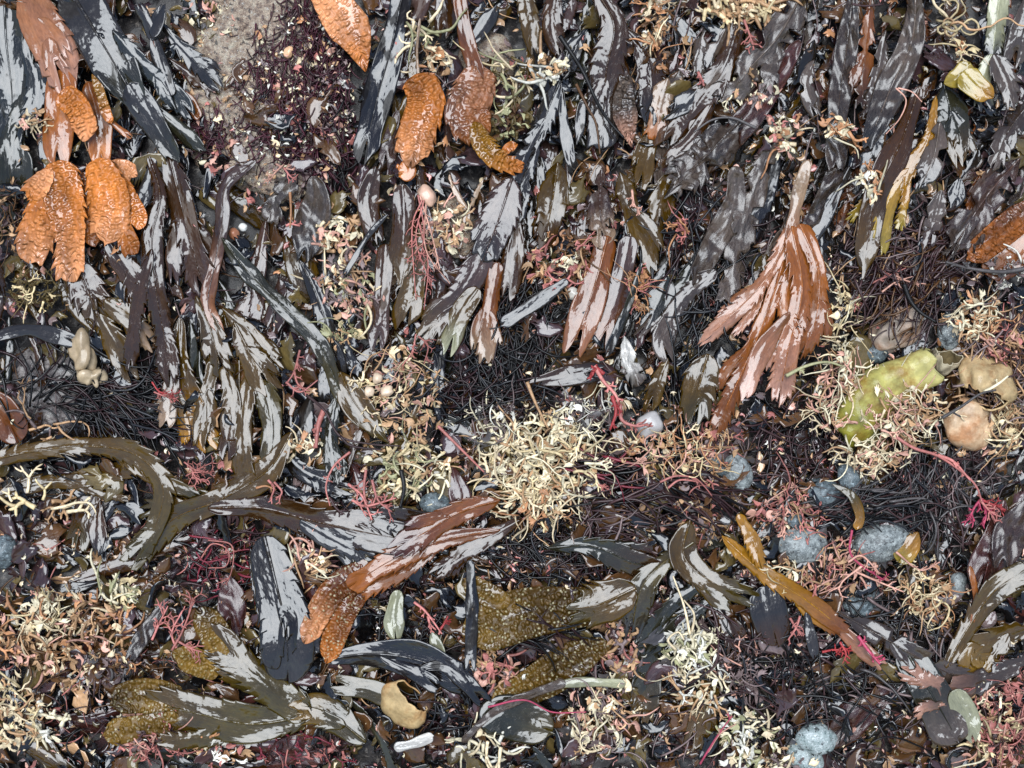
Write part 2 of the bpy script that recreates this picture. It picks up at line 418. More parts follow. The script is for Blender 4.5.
# ---------------------------------------------------------------- upper left
frond('largest hanging orange kelp with four blistered finger lobes, pale pink upper blade',
 'blade pr>pk 46 19/24 26,-14 40,22 56,52 70,92 sw','stalk rd 30 20 62,70 60,110 57,150 58,172 w','blade ru>oj 26 20 88,82 98,118 100,150 103,176 w',
 'receptacle oj>or2 31 24/22 56,166 46,194 38,226 30,264 bskqw','receptacle oj>or2 34 26/24 60,160 64,200 70,236 68,282 bskqw','receptacle or2>oj 22 25/23 52,168 40,184 28,200 bskq','receptacle ru>rd 20 21 84,172 88,208 96,247 bkqw',
 'receptacle oj>or2 35 26/24 98,158 106,188 110,218 104,247 bskqw','receptacle oj 18 24 104,164 122,186 132,206 143,228 bskqw','receptacle or2 16 25 108,162 124,168 138,176 bskq','receptacle oj>rd 17 22 112,200 122,226 134,255 bskqw', name='orange_kelp')
frond('small amber blistered lobe lying over the stalk of the largest orange kelp','receptacle oj>or2 27 32/30 60,92 76,106 84,124 84,142 bkqw', name='kelp_lobe')
frond('thin amber frond curling beside the grey blade at upper left','blade am>oj 9 27 92,74 100,92 106,112 112,124 bk','branch rd 7 25 104,112 116,126 132,138')
frond('broad wet grey blade running diagonally with two round tips, upper left',
 'blade sl>gn 46 16/22 66,-16 92,26 118,70 142,112 fm','branch sl>gn 26 20 128,84 150,118 178,164 fw','branch gn 16 19 150,104 178,128 206,152 f','branch bg 22 21 112,30 144,66 172,92 194,118 Fs')
frond('pale blue forked frond pointing up at the top left edge','blade sl 15 20 172,96 160,62 152,34 Fw','branch sl 13 22 154,40 146,20 136,2 Fw','branch sl 13 22 153,38 158,18 164,2 Fw')
frond('short blue grey frond left of the bare cream rock','blade sl 22 18 160,22 178,44 198,64 222,90 Fs')
frond('dark blotched frond ending in an orange nub under the bare cream rock','blade br 20 15 168,58 190,74 214,96 rf','branch rd 12 16 178,90 190,102 200,120 k')
frond('dim grey green blade at the far left edge, top','blade bg 40 12 4,-12 6,40 12,96 10,150 sfm')
frond('olive black strap between far left blade and largest orange kelp','blade bg 22 15 34,-10 28,40 36,90 26,130 sf')
frond('dark round-ended blade beneath the tangle at far left, above horizontal strap','blade gn 36 10 10,120 14,170 20,220 f')
frond('long black blade with pale midrib right of the purple moss rock','blade bk 28 20 404,-14 392,44 376,104 362,166 mw','branch mv 16 18 398,110 390,140 386,170 c')
frond('tall pointed orange blistered frond at top edge beside the purple moss','receptacle or2>oj 40 28/24 318,-18 338,12 354,36 366,72 bpkqw', name='orange_kelp')
frond('mustard orange blistered frond hanging from a thin stalk, top centre left','stalk tn 2.6 30 420,18 417,50 419,84 w','receptacle oj>or2 40 30/26 416,74 426,102 416,136 410,168 bskqw','branch oj 18 24 404,160 406,170 398,176 kq', name='orange_kelp')
frond('rust frond with pink blistered swelling and hooked amber tip, top centre','blade ru 17 26 458,-12 464,26 470,52 480,80 w','receptacle pr>rd 42 27 482,66 474,92 466,112 484,142 bskqw','receptacle am>oj 18 29/25 474,122 482,142 498,160 524,168 bskqw','receptacle oj 9 26 500,160 508,148 518,144 bk', name='orange_kelp')
frond('long curling mauve strap descending below the purple moss rock','blade mv>pr 14 22/15 256,160 226,186 222,224 214,268 208,306 224,336 m')
frond('long dark olive strap slanting from the mauve strap to the centre left','blade gn>og 17 19 222,238 246,270 282,306 318,342 344,396 388,440 m')
frond('narrow serrated brown frond below the orange kelp, its edge saw toothed','blade br 24 16/21 148,152 160,196 152,240 156,292 166,346 170,388 sfm')
frond('smooth wide brown frond between the saw toothed one and the mauve strap','blade br>mv 30 14 166,144 178,192 190,240 206,298 sqm')
frond('short pale blue leaf under the right lobe of the largest orange kelp','blade sl 14 17 156,150 148,184 140,216 Fp')
frond('broad serrated brown frond with grey wet crown under the orange tips','blade br>ol 46 18/14 74,256 88,292 106,330 sFm','branch ol 26 16 98,314 116,346 134,382 sfw','branch ol>tn 24 15 104,300 134,322 154,352 sfw')
frond('second wet frond tucked behind the grey crowned one, left','blade br 30 12 106,238 132,276 150,318 sF')
frond('wet brown frond with lobed tips left in the central left cluster','blade ol 30 17 196,296 212,334 222,378 sFm','branch ol 20 15 214,360 206,400 198,448 sfw','branch ol>br 22 17 224,366 232,408 226,462 sfw')
frond('brown frond with large grey sheen right in the central left cluster','blade ol 32 20 234,322 252,358 270,396 sFm','branch og 26 18 262,380 272,424 268,474 sfw','branch ol 20 17 250,374 244,424 246,492 sfw')
frond('wet frond ending in a pale square tip above the long arched frond','blade br>tn 20 18/16 166,330 172,372 166,428 sfw')
frond('dark frond fanning right out of the mauve strap tip','blade ol 22 15 222,308 250,334 282,372 sF')
frond('wide dappled frond hanging left in the central left cluster','blade ol>am 26 13 180,318 180,356 192,402 212,452 sF')
frond('dark strap rising into the purple fringe left of the blue chip','blade dk 18 16 300,260 318,300 330,344 322,400 sm')
frond('olive lance shaped leaf with light streaks at centre left','blade ol>og 24 22/20 340,372 352,398 368,420 390,444 pfm')
frond('black leaf standing below the olive lance leaf','blade gn 22 14 338,392 330,436 338,486 sf')
frond('long olive frond arching over the left edge and bending down','blade ol>og 25 20/24/20 -18,462 30,452 84,446 134,454 162,484 156,524 132,562 fsmw')
frond('second olive band under the arched frond at left edge','blade ol 18 16 -14,500 34,484 88,480 140,466 sf')
frond('wet olive blade sweeping from centre left down to the arched frond','blade ol>og 32 22/18 292,432 268,470 220,500 172,520 126,566 fsm')
frond('dark olive double tipped frond below the arched frond','blade br>og 30 14 96,486 84,516 78,552 sF','branch br>sl 20 13 100,500 98,528 96,556 sF')
frond('rust brown wedge at the left edge below the bare left rock','blade ru 34 14 -20,392 2,412 20,442 k')
frond('blue grey strap lying across the top of the left rock','blade sl 17 18 -14,340 24,330 56,336 82,344 F')
# ---------------------------------------------------------------- lower left
frond('large black blade with broad pale blue sheen below centre left','blade br>dk 38 22/20 208,508 262,508 318,522 384,536 450,544 sFm','branch sl 26 20 300,520 336,540 376,560 sGwk')
frond('big upright pale blue saw edged blade, lower left','blade dk>sl 54 24/22 264,536 274,576 286,630 288,684 sGmwk','branch dk 22 18 250,548 262,590 278,640 sF')
frond('forked orange brown frond with two blistered fingers, lower left',
 'blade ru>rd 25 25 500,530 444,540 392,560 348,588 skm','receptacle ru>or2 25 22/25 372,566 332,592 304,644 bkqdw','receptacle ru>oj 24 21/23 370,572 344,610 326,664 bkqdw', name='orange_kelp')
frond('shiny reddish brown blade lying across the base of the forked orange one','blade ru>mr 26 28 500,500 460,512 426,532 388,552 sFm')
frond('olive brown frond right of the shiny reddish blade','blade br 22 23 520,520 484,540 452,560 430,578 sf')
frond('large wet olive frond with four warty golden tips, bottom left',
 'blade og>bu 40 20/26 366,742 326,712 288,704 w Fsm','branch og>ol 42 25/24 310,716 266,686 226,650 206,626 sFw','branch og>ol 44 24/22 308,716 250,724 190,712 140,702 sFwm',
 'receptacle bu>ol 34 21/26 226,656 214,632 196,608 bdkqw','receptacle bu 26 20/25 220,672 196,662 172,652 bdkqw','receptacle bu>ol 30 20/26 184,700 138,696 108,706 bdkqw','receptacle bu 24 19/24 180,720 134,728 102,736 bdkqw', name='warty_frond')
frond('olive frond dotted with white warts and split left end, bottom centre',
 'blade ol>og 46 24 636,588 600,604 566,610 smFw','receptacle ol>bu 46 20/25 592,606 534,612 498,622 462,634 bdkqw','receptacle bu 20 26 510,604 486,594 462,578 bdkqw', name='warty_frond')
frond('second white dotted olive frond below the split one','receptacle ol>bu 34 18 612,640 574,660 536,684 492,708 bdkq', name='warty_frond')
frond('glossy black blade with three pointed tips, bottom centre left','blade bk 34 21 322,660 372,654 424,662 476,688 mF','branch bk 18 22 420,668 450,668 488,706 ','branch bk 16 22 380,656 420,676 440,690 F')
frond('narrow black strap standing across the white dotted frond','blade bk>sl 13 30/27 470,560 472,608 470,672 fw')
frond('small pale green leaf beside the forked orange frond','blade pg 22 22 398,590 394,620 396,646 w')
frond('short pale green leaf right of the cream shell','blade pg 14 20 432,632 438,650 444,666 ')
frond('rounded grey leaf at the bottom edge right of the cream shell','blade gn>og 44 20 482,728 506,716 556,734 Fw k')
frond('flat pale straw coloured strap under the second dotted frond','blade pg 9 24 548,686 584,682 626,684 wk')
frond('grey stick like strap slanting to the rounded grey leaf','blade gl 9 26 462,742 494,712 532,694 566,682 wkc')
frond('white cut stalk lying at the bottom edge, centre left','stalk wh 11 24 394,748 412,744 434,736 wk', name='stalk_piece')
frond('dark maroon crumpled leaf at the bottom left of centre','blade mr 34 15 266,766 296,748 340,756 cf')
frond('grey fuzzy streaked frond left of the warty golden tips','blade gr 16 20 168,598 150,624 128,662 cf')
frond('pale olive band along the lower edge of the warty frond','blade og 24 17 402,706 372,690 330,684 f')
# ---------------------------------------------------------------- top centre
frond('brown topped frond with big pale blue lower half, top centre','blade br>sl 36 22/20 596,-10 614,26 606,74 602,150 sGmwk')
frond('brown and blue mottled frond right of the pale blue topped one','blade br>sl 30 20 624,28 648,62 652,96 648,128 rF','branch ol 20 16 648,100 650,140 640,190 s')
frond('mauve grey blistered leaf between two pale blue fronds, top centre','receptacle gl>pk 25 25/22 628,74 624,104 632,148 bckp', name='blistered_leaf')
frond('translucent tan leaf right of the mauve blistered one','blade tn>rd 24 18 668,78 660,104 654,140 sk')
frond('slashed pale blue frond tapering left to a split tip, top centre','blade sl 22 26/22 560,80 548,110 536,144 sGm','branch sl 16 22 546,118 528,150 514,186 rGw','branch sl 13 23 544,130 530,170 518,226 rF','branch sl 12 21 562,88 564,124 572,168 F')
frond('mauve grey saw edged frond reaching down left, middle top','blade mv>sl 40 24/22 512,178 500,216 482,262 sGmwk','branch mv>ol 32 22/20 486,250 462,292 412,346 sfw','branch ru>tn 20 19 498,262 490,308 486,364 sw','branch ol>pg 22 20 478,288 458,318 446,356 w')
frond('slim brown frond backing the mauve grey saw edged one','blade br 22 20 514,196 516,246 508,302 s')
frond('broad olive brown blade under the slashed pale blue frond','blade ol>br 36 15 558,162 552,204 542,254 sqm')
frond('small pale blue sliver left of the black cord, top centre','blade sl 13 20 582,100 580,124 576,146 Fp')
frond('crinkled tan mauve frond hanging below the black cord','blade mv>tn 28 22 602,168 600,208 606,252 rcm')
frond('long rust and lilac tongue left of two, centre','blade ru>pr 32 22/18 608,236 594,288 570,356 wFm')
frond('lilac and rust tongue right of two, centre','blade mv>ru 28 21/18 630,236 618,292 598,350 wF')
frond('narrow slate strap crossing the right lilac tongue','blade gn>sl 9 27 642,262 628,306 606,356 ')
frond('olive leaf with saw edge running down right of the crinkled tan frond','blade ol 24 17 620,172 634,218 656,274 s')
frond('dark slate strap lying left of the rust tongues','blade sl 13 24 568,280 540,300 500,326 wk')
frond('grey sheened dark leaf beneath the black thread mass, centre','blade br>sl 20 16 526,384 566,376 606,370 F')
frond('brown pod shaped frond left of the pink branching sprig','blade br>ol 26 22 402,184 404,226 398,286 fw','branch ol 28 21/17 416,234 414,280 402,332 fw')
frond('twisted wet brown strap below the black midrib blade','blade br 22 20 376,166 368,204 378,246 F','branch br>mv 20 20 386,244 382,296 376,352 fw')
frond('thin bright blue edged curl left of the twisted wet strap','blade sl 6 30 388,214 368,236 344,276 wF')
frond('pale grey cracked leaf below the purple moss rock','blade gl>sl 30 17 314,176 316,206 300,262 cfw')
frond('grey oak shaped leaf left of the cracked grey leaf','blade gl 24 18 294,176 280,198 266,222 rck')
frond('small wet leaf above the mustard orange frond','blade sl 18 16 470,44 484,26 498,4 F')
frond('pair of brown hanging fronds at top edge left of the pale blue topped one','blade ol 24 18 524,-10 530,24 536,56 sw','blade br 22 19 556,-10 552,24 560,58 s')
frond('deep brown frond tip hanging at top edge, beside the yellow twigs','blade br 24 16 440,-12 446,14 444,40 s')
# ---------------------------------------------------------------- top right
frond('crumpled white grey blade crossing down left from top edge','blade gl 40 26/22 806,-14 780,34 752,66 722,104 rcGm')
frond('dark brown diagonal frond with pale margins, upper right of centre','blade br 28 24/20 742,10 726,62 700,102 668,146 sf','branch br 16 21 712,104 694,136 664,164 ')
frond('pale blue torn leaf left of the dark diagonal frond','blade sl 22 22 708,76 690,98 662,122 rFp')
frond('small grey saw edged leaf near the tan twigs at top right of centre','blade gl>sl 20 20 726,28 716,48 706,76 rF')
frond('rust and black strap slanting under the crumpled white blade','blade mr>br 28 18 800,40 768,92 730,140 700,170 cf')
frond('crinkled lilac grey leaf with jagged end left of three at upper right','blade gr>gl 46 25/22 742,118 716,146 690,172 664,200 rcm')
frond('grey lilac strap hanging from the crinkled jagged leaf','blade gl>gr 24 24 736,166 734,206 714,244 694,286 wc')
frond('long pale grey torn frond beside the grey lilac strap','blade gl 30 20 790,120 764,166 744,224 726,304 rcG')
frond('silver crusted long frond hanging vertically, top right','blade gr 22 24/22 854,-12 846,52 838,112 836,172 cGm','branch gr>mv 24 20 838,168 820,212 800,250 cFw')
frond('dark mahogany strap right of the silver crusted frond','blade ru>br 20 23 872,-12 866,44 860,110 r')
frond('narrow lilac frond between mahogany strap and broad silver frond','blade gl>gr 18 20 886,30 878,74 866,120 rF')
frond('broad silver frond swinging down left, the brightest at top right','blade gl>sl 29 27/24 916,-14 912,40 890,90 866,150 Gmc','branch sl 26 22 886,104 876,140 868,176 rFw')
frond('thin silver frond left of the silver crusted one','blade gl 16 22 814,60 806,86 818,120 rFw')
frond('grey branchlet with dull end below the silver crusted frond','blade sl 20 19 850,166 834,196 812,232 790,262 F')
frond('long striped brown frond in the right centre top','blade br>ol 26 22 920,86 902,140 876,198 862,280 fm')
frond('amber saw edged strip behind the striped brown frond','blade am>ye 20 20 936,96 928,140 904,176 886,212 880,256 s')
frond('pale grey cut leaf on the amber strip','blade gl>sl 26 26 940,122 934,156 918,192 rFm')
frond('broad olive grey frond with toothed tip under the yellow twist','blade gn>ol 40 18/22 944,84 954,124 962,170 sFm')
frond('twisted yellow green frond tip, upper right','blade ye 16 28 944,84 960,76 970,62 k','branch ye>am 26 30 962,72 978,88 994,98 kw', name='yellow_frond')
frond('yellow green stemmed frond with pale forked end at top right','blade pg>sl 26 25/22 1002,-16 996,24 992,62 smw','branch pg>sl 22 22 992,54 982,84 986,112 sFw','branch gl 26 24 994,54 1008,84 1012,110 sFw','branch sl 18 22 996,20 984,24 980,34 F')
frond('pale grey frond at the top right corner','blade gl 26 22 1030,-10 1022,30 1012,70 sF')
frond('wet grey serrated frond at right edge above the rust one','blade gr>gl 28 22 1036,96 1008,132 990,176 rFm')
frond('wrinkled brown grey frond slanting down left, right edge','blade mv>gr 36 20/22 1020,158 984,200 948,258 rcm')
frond('rust blistered strap at the right edge, upper of two','receptacle rd 26 24/21 1046,196 1010,226 966,262 bckq', name='rust_frond')
frond('rust brown blade at the right edge, lower of two','blade rd>ru 34 20 1046,226 1016,254 984,274 k', name='rust_frond')
frond('small pale chip of frond in the right upper tangle','blade sl 18 20 960,178 956,196 952,210 F')
frond('lilac frond hanging in front of the dark hollow, upper right','blade gl>mv 24 20 942,190 934,220 926,252 rF')
frond('dark olive blade behind the pale blue tips, centre right','blade ol 30 13 680,160 664,196 656,240 s')
frond('black frond left of the pale stem of the large rust fan','blade bk 24 14 776,150 764,196 748,246 s')
frond('wet black frond hanging behind the large rust fan','blade dk 26 12 826,180 824,226 822,280 sf')
frond('large rust fan of saw edged fronds hanging right of centre',
 'stalk tn>ru 13 28 808,160 798,196 790,240 w','branch pr>pk 19 26/22 792,228 762,284 698,346 swm','branch rd>ru 20 24 792,228 770,306 742,372 714,434 sm','branch rd>pk 27 28/24 792,226 802,290 788,350 778,408 swFm',
 'branch rd>ru 21 26/24 800,224 818,270 816,318 800,360 sw m','branch pr>pk 18 30/26 790,312 762,352 742,402 F','branch rd 22 25 796,250 786,300 794,340 s', name='rust_frond')
frond('curved grey olive frond left of the large rust fan','blade gr>gl 24 22/18 716,270 682,300 664,338 672,364 swF','branch ol 20 18 668,358 656,388 650,412 s')
frond('short broad mottled olive leaf below the curved grey one','blade ol>og 38 20 708,354 700,384 692,426 sFwm')
frond('blue sheened leaf under the two tongues, centre right','blade gn>sl 28 15 668,276 656,306 642,330 F')
frond('pair of dark slanting leaves above the curved grey frond','blade gn 22 15 700,250 684,286 660,316 F','blade gn 18 14 716,230 700,262 690,290 f')
frond('bleached crumpled scrap below the right tongue','blade wh>gl 22 19 624,336 630,362 640,386 rck')
# ---------------------------------------------------------------- lower right
frond('topmost olive frond of the dark fan at lower centre','blade ol>og 30 22/26 690,520 684,556 712,582 758,600 sFm')
frond('left reaching leaf of the dark fan, lower centre','blade og>sl 30 22 694,542 660,566 640,592 630,640 sfm')
frond('middle black leaf of the dark fan, lower centre','blade gn 18 20 716,576 676,602 636,646 sf')
frond('lower black leaf of the dark fan, lower centre','blade gn 18 18 724,592 688,618 646,656 s')
frond('right drooping leaf of the dark fan, lower centre','blade br 26 16 704,590 726,618 742,660 sF')
frond('slate sheened frond above the white dotted frond','blade gn>br 28 22/20 548,548 590,546 632,562 668,572 sFm')
frond('long amber frond fading to pink, slanting through lower right','blade am>ru 21 28/22 722,536 762,572 806,600 848,634 sm','branch am 14 30 738,514 752,540 762,570 sw','branch pr>pk 16 22 828,616 856,644 884,668 ')
frond('small yellow leaf fragment beside the largest pebble','blade am>ye 20 22 918,532 910,546 898,562 k')
frond('slim olive band wrapping over the pebble group','blade og>am 9 30 832,484 852,496 860,516 856,530 k')
frond('grey rectangular leaf left of the amber frond','blade sl>br 32 22 764,586 768,608 778,648 Fwk')
frond('narrow blue black chip below the amber frond','blade sl 11 24 806,612 810,632 816,660 Fw')
frond('pale green wide leaf with frayed tip at bottom right','blade gn>gl 44 24/26 902,644 926,684 960,744 Gwmk','branch pg 22 28 954,690 966,716 974,744 w')
frond('long lilac grey frond crossing above the pale green leaf','blade gr>gl 28 24 838,612 884,638 930,664 980,688 rFm')
frond('pale pinkish grey torn frond pointing left from the right edge','blade gr>pk 24 26 1048,654 1000,672 950,688 900,668 rF')
frond('olive frond curving up the right edge, bottom','blade ol>og 28 24/28 946,668 968,628 998,588 1044,562 sFm')
frond('brown leaf with torn grey edge at right edge, bottom','blade ol>bu 40 22 1044,622 1004,636 972,660 1000,676 rF')
frond('maroon wet blade standing at the right edge','blade mr 34 22/20 1004,500 992,548 978,604 Fcm')
frond('mauve blade right of the maroon wet one','blade mv 32 21 1036,496 1012,532 1002,572 cF')
frond('thin rust rib between maroon blade and olive frond','stalk rd 6 26 970,566 976,598 972,624 w', name='stalk_piece')
frond('torn brown frond under the filaments at bottom right of centre','blade mr>br 36 14 890,690 856,716 816,748 cf')
frond('dark leaf behind the black threads, bottom right of centre','blade dk 34 12 744,668 772,706 760,752 F')
frond('dark olive leaf left of the cream fluff, bottom centre','blade gn>ol 30 15 640,628 648,676 640,730 sF')
frond('brown leaf at bottom edge beneath the white loops','blade ol 34 12 720,660 704,706 690,752 sf')
frond('deep red brown leaf below the cream tangle, centre','blade mr>ru 20 20 452,466 460,496 468,526 ')
frond('brown leaf left of the coral red sprig cluster','blade dk 26 14 284,452 306,474 356,492 sF')
frond('dark plum blade beside the crimson curls','blade mr 26 15 226,574 232,602 228,640 cF')
# ================================================================== rocks, pebbles, shells
M_dark = rock_mat('wet dark rock', [(.012,.01,.01),(.03,.024,.022),(.06,.05,.045),(.1,.085,.075)], .05, .5, 6, (.3,.26,.22), .2, .3)
M_cream = rock_mat('lime crusted rock', [(.10,.06,.045),(.48,.32,.22),(.80,.62,.44),(.92,.80,.60)], .15, .75, 6, (.7,.66,.58), .3)
M_grey = rock_mat('crusted grey rock', [(.04,.03,.03),(.2,.16,.15),(.46,.4,.37),(.7,.64,.58)], .11, .55, 5, (.62,.6,.55), .3, .4)
def rock(label, cx, cy, h, rx, ry, rz, mat, seed, ang=0, nz=.12, name='rock', res=22, freq=1.):
    mb = MB(); blob(mb, cx, cy, h, rx, ry, rz, (.3,.3,.3), seed, nz, res, ang, freq)
    o = mb.build(name, mat, sh3(cx, cy, h)); return setp(o, label, 'rock' if name == 'rock' else 'pebble', None if name == 'rock' else 'pebbles among the weed')
rock('pale rock under the purple moss, bare cream patch at its left', 262, 84, -10, 84, 118, 26, M_cream, 3, res=44, nz=.07, freq=2.6)
rock('light crusted rock at the left edge under dark threads', 52, 392, -6, 56, 52, 20, M_grey, 5, res=34, nz=.1)
rock('small crusted rock beneath the long arched frond', 112, 520, 0, 34, 36, 14, M_grey, 8, res=28, nz=.12)
rock('cream crusted stone behind the coral red strands, upper centre', 448, 232, -4, 32, 34, 16, M_cream, 9, res=26, nz=.12)
rock('dull crusted stone under the yellow twigs near the top', 486, 62, -8, 26, 40, 18, M_cream, 12, res=26)
def peb_mat(name, cols, spk): return rock_mat(name, cols, .16, .45, 1.2, spk, .3, .35)
P1 = peb_mat('speckled grey pebble', [(.06,.065,.065),(.2,.22,.215),(.36,.39,.375),(.5,.54,.51)], (.6,.63,.6))
P2 = peb_mat('slate blue pebble', [(.04,.05,.055),(.1,.13,.14),(.17,.21,.22),(.28,.33,.34)], (.4,.48,.5))
P3 = peb_mat('pale green white pebble', [(.14,.2,.19),(.36,.44,.42),(.52,.6,.58),(.65,.7,.68)], (.78,.82,.8))
peb = [
 ('oval speckled grey pebble right of the dark fan', 801,545,18,24,18,13,P1,21,.05),
 ('largest pebble, rounded grey and white, right of the speckled one', 880,541,18,29,20,14,P1,22,-.25),
 ('dark slate pebble left of the blue oval one', 822,494,16,20,17,12,P2,23,.4),
 ('small blue oval pebble above the slate one', 850,480,20,11,17,9,P2,24,-.35),
 ('blue grey pebble leaning against a dark shell, right of centre', 738,472,18,14,18,10,P1,25,-.4),
 ('thin dark slate chip left of the blue grey pebble', 714,462,14,8,18,7,P2,26,-.75),
 ('bright white green pebble near the bottom edge', 817,739,22,21,15,11,P3,27,.18),
 ('dull green pebble just below the bright white one', 806,758,14,20,14,10,P3,28,.5),
 ('small teal pebble half hidden beneath the yellow loop', 857,606,16,17,11,9,P2,29,.1),
 ('tiny teal pebble above the oval speckled one', 796,521,18,8,8,6,P2,30,0),
 ('dark stone between the slate pebble and the largest pebble', 852,514,10,22,16,12,P2,31,.2),
 ('dull blue stone at the left edge, lower middle', 4,552,16,13,17,9,P2,32,.2),
 ('dark round stone beside the coral red sprigs, centre', 437,505,18,17,12,10,P2,33,.2),
 ('pale stone under the grey lilac strap, right of centre', 860,600,4,24,20,10,P2,34,.2),
 ('small grey stone by the maroon blade at right', 958,584,16,9,13,8,P1,35,.1),
 ('bluish stone tucked under the yellow green bladder', 872,352,12,16,11,9,P2,36,.1),
 ('blue stone under the cream orange fluff at right', 950,330,12,13,20,9,P1,37,.1),
]
for lb, x, y, h, rx, ry, rz, m, sd, an in peb: rock(lb, x, y, h, rx, ry, rz, m, sd, an, .05, 'pebble', 16)
M_shell = soft_mat('shell', .3, 1.5, .4, .8, .12, .35)
def bit(label, name, cat, x, y, h, rx, ry, rz, col, seed, ang=0., nz=.08, group=None):
    mb = MB(); blob(mb, x, y, h, rx, ry, rz, col, seed, nz, 14, ang); o = mb.build(name, M_shell, sh3(x, y, h)); return setp(o, label, cat, group)
bit('white grey whelk shell beside the magenta weed, centre', 'sea_shell', 'shell', 650, 425, 22, 12, 14, 10, (.5,.46,.43), 41, .3)
bit('tiny round white snail shell below the purple moss', 'snail_shell', 'shell', 243, 227, 20, 4.5, 3.8, 3.5, (.85,.83,.76), 42)
bit('small pinkish limpet near the white snail shell', 'limpet_shell', 'shell', 234, 234, 18, 6, 6, 4, (.4,.16,.08), 43)
bit('peach coloured periwinkle on the purple moss rock', 'snail_shell', 'shell', 288, 52, 20, 4.5, 6.5, 3.5, (.75,.45,.25), 44, .3)
bit('peach shell beneath the mustard orange frond', 'snail_shell', 'shell', 427, 196, 26, 8, 11, 7, (.72,.45,.32), 45, -.4)
bit('pale pointed shell at the left of the orange moss', 'sea_shell', 'shell', 573, 294, 26, 6, 6, 5, (.6,.54,.45), 46)
for i, (x, y, q) in enumerate([(369,392,'left'),(387,391,'right, the larger'),(378,378,'upper')]):
    bit(f'cream bead like bladder {q} of the three in the tan fluff', 'bead_bladder', 'bladder', x, y, 32, 5+(i == 1)*1.5, 5.5, 5, (.8,.6,.42), 50+i)
bit('cream knobbly crust above the bead, left of the dark threads', 'crust_lump', 'crust', 84, 352, 24, 9, 22, 8, (.45,.33,.2), 55, .15, .32)
bit('lower rounded cream crust beside the dark threads at left', 'crust_lump', 'crust', 93, 378, 24, 12, 12, 9, (.5,.38,.24), 56, .15, .34)
# open cup shell (cream, bottom) and bladders with openings: half shells with rims
def cup(label, name, cat, x, y, h, rx, ry, rz, ang, col, inner, cut=.25, seed=1, group=None, nz=.08, tilt=.5, jag=1., parts=('shell_wall', 'rim')):
    """thin-walled open vessel: a double-walled ellipsoid with its mouth towards local +x"""
    r = np.random.default_rng(seed); base = sh3(x, y, h); rt = root(name, base, label, cat, group)
    nu, nv = 36, 20; ph = np.linspace(cut*np.pi, np.pi-.03, nv); th = np.linspace(0, 2*np.pi, nu, endpoint=False)
    Ph, Th = np.meshgrid(ph, th, indexing='ij')
    Ph = Ph+jag*(np.pi-Ph)/np.pi*(.28*np.sin(2*Th+seed)+.16*np.sin(5*Th+seed*2)+.1*np.sin(11*Th+seed))*np.clip(cut*4, 0, 1)
    q = 1+nz*np.sin(3*Th+2*Ph+seed)+nz*.7*np.sin(5*Th-4*Ph)+nz*.6*np.sin(9*Th+3*Ph+seed)*(Ph < cut*np.pi+.6)
    def surf(f):
        a = np.cos(Ph)*rx*f; b = np.sin(Ph)*np.cos(Th)*ry*q*f; c = np.sin(Ph)*np.sin(Th)*rz*q*f
        a, c = a*math.cos(tilt)-c*math.sin(tilt), a*math.sin(tilt)+c*math.cos(tilt)
        X = a*math.cos(ang)-b*math.sin(ang); Y = a*math.sin(ang)+b*math.cos(ang)
        return np.stack([X, -Y, c], -1).reshape(-1, 3)+base
    i = np.arange(nv-1)[:, None]*nu; j = np.arange(nu)[None]; k = (j+1) % nu
    F = np.stack([i+j, i+k, i+nu+k, i+nu+j], -1).reshape(-1, 4)
    o_, n_ = surf(1), surf(.93); mb = MB(); e = (nv-1)*nu
    cap = np.array([[e+a, e+(a+1) % nu, e+(a+2) % nu, e+(nu//2)] for a in range(0, nu, 2)])
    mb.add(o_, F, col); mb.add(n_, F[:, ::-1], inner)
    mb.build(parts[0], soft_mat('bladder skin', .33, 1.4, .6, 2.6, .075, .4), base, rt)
    jj = np.arange(nu+1) % nu; mb = MB(); ring = (o_[:nu]+n_[:nu])/2
    tube(mb, ring[jj], max(.6, rx*.035), np.array(col)*1.05, 6); mb.build(parts[1], soft_mat('bladder skin', .33, 1.4, .6, 2.6, .075, .4), base, rt)
    return rt
cup('cream orange open shell lying at bottom centre left', 'cup_shell', 'shell', 404, 704, 20, 25, 25, 13, -.75, (.88,.62,.30), (.12,.085,.025), .3, 3, tilt=.5, jag=.3)
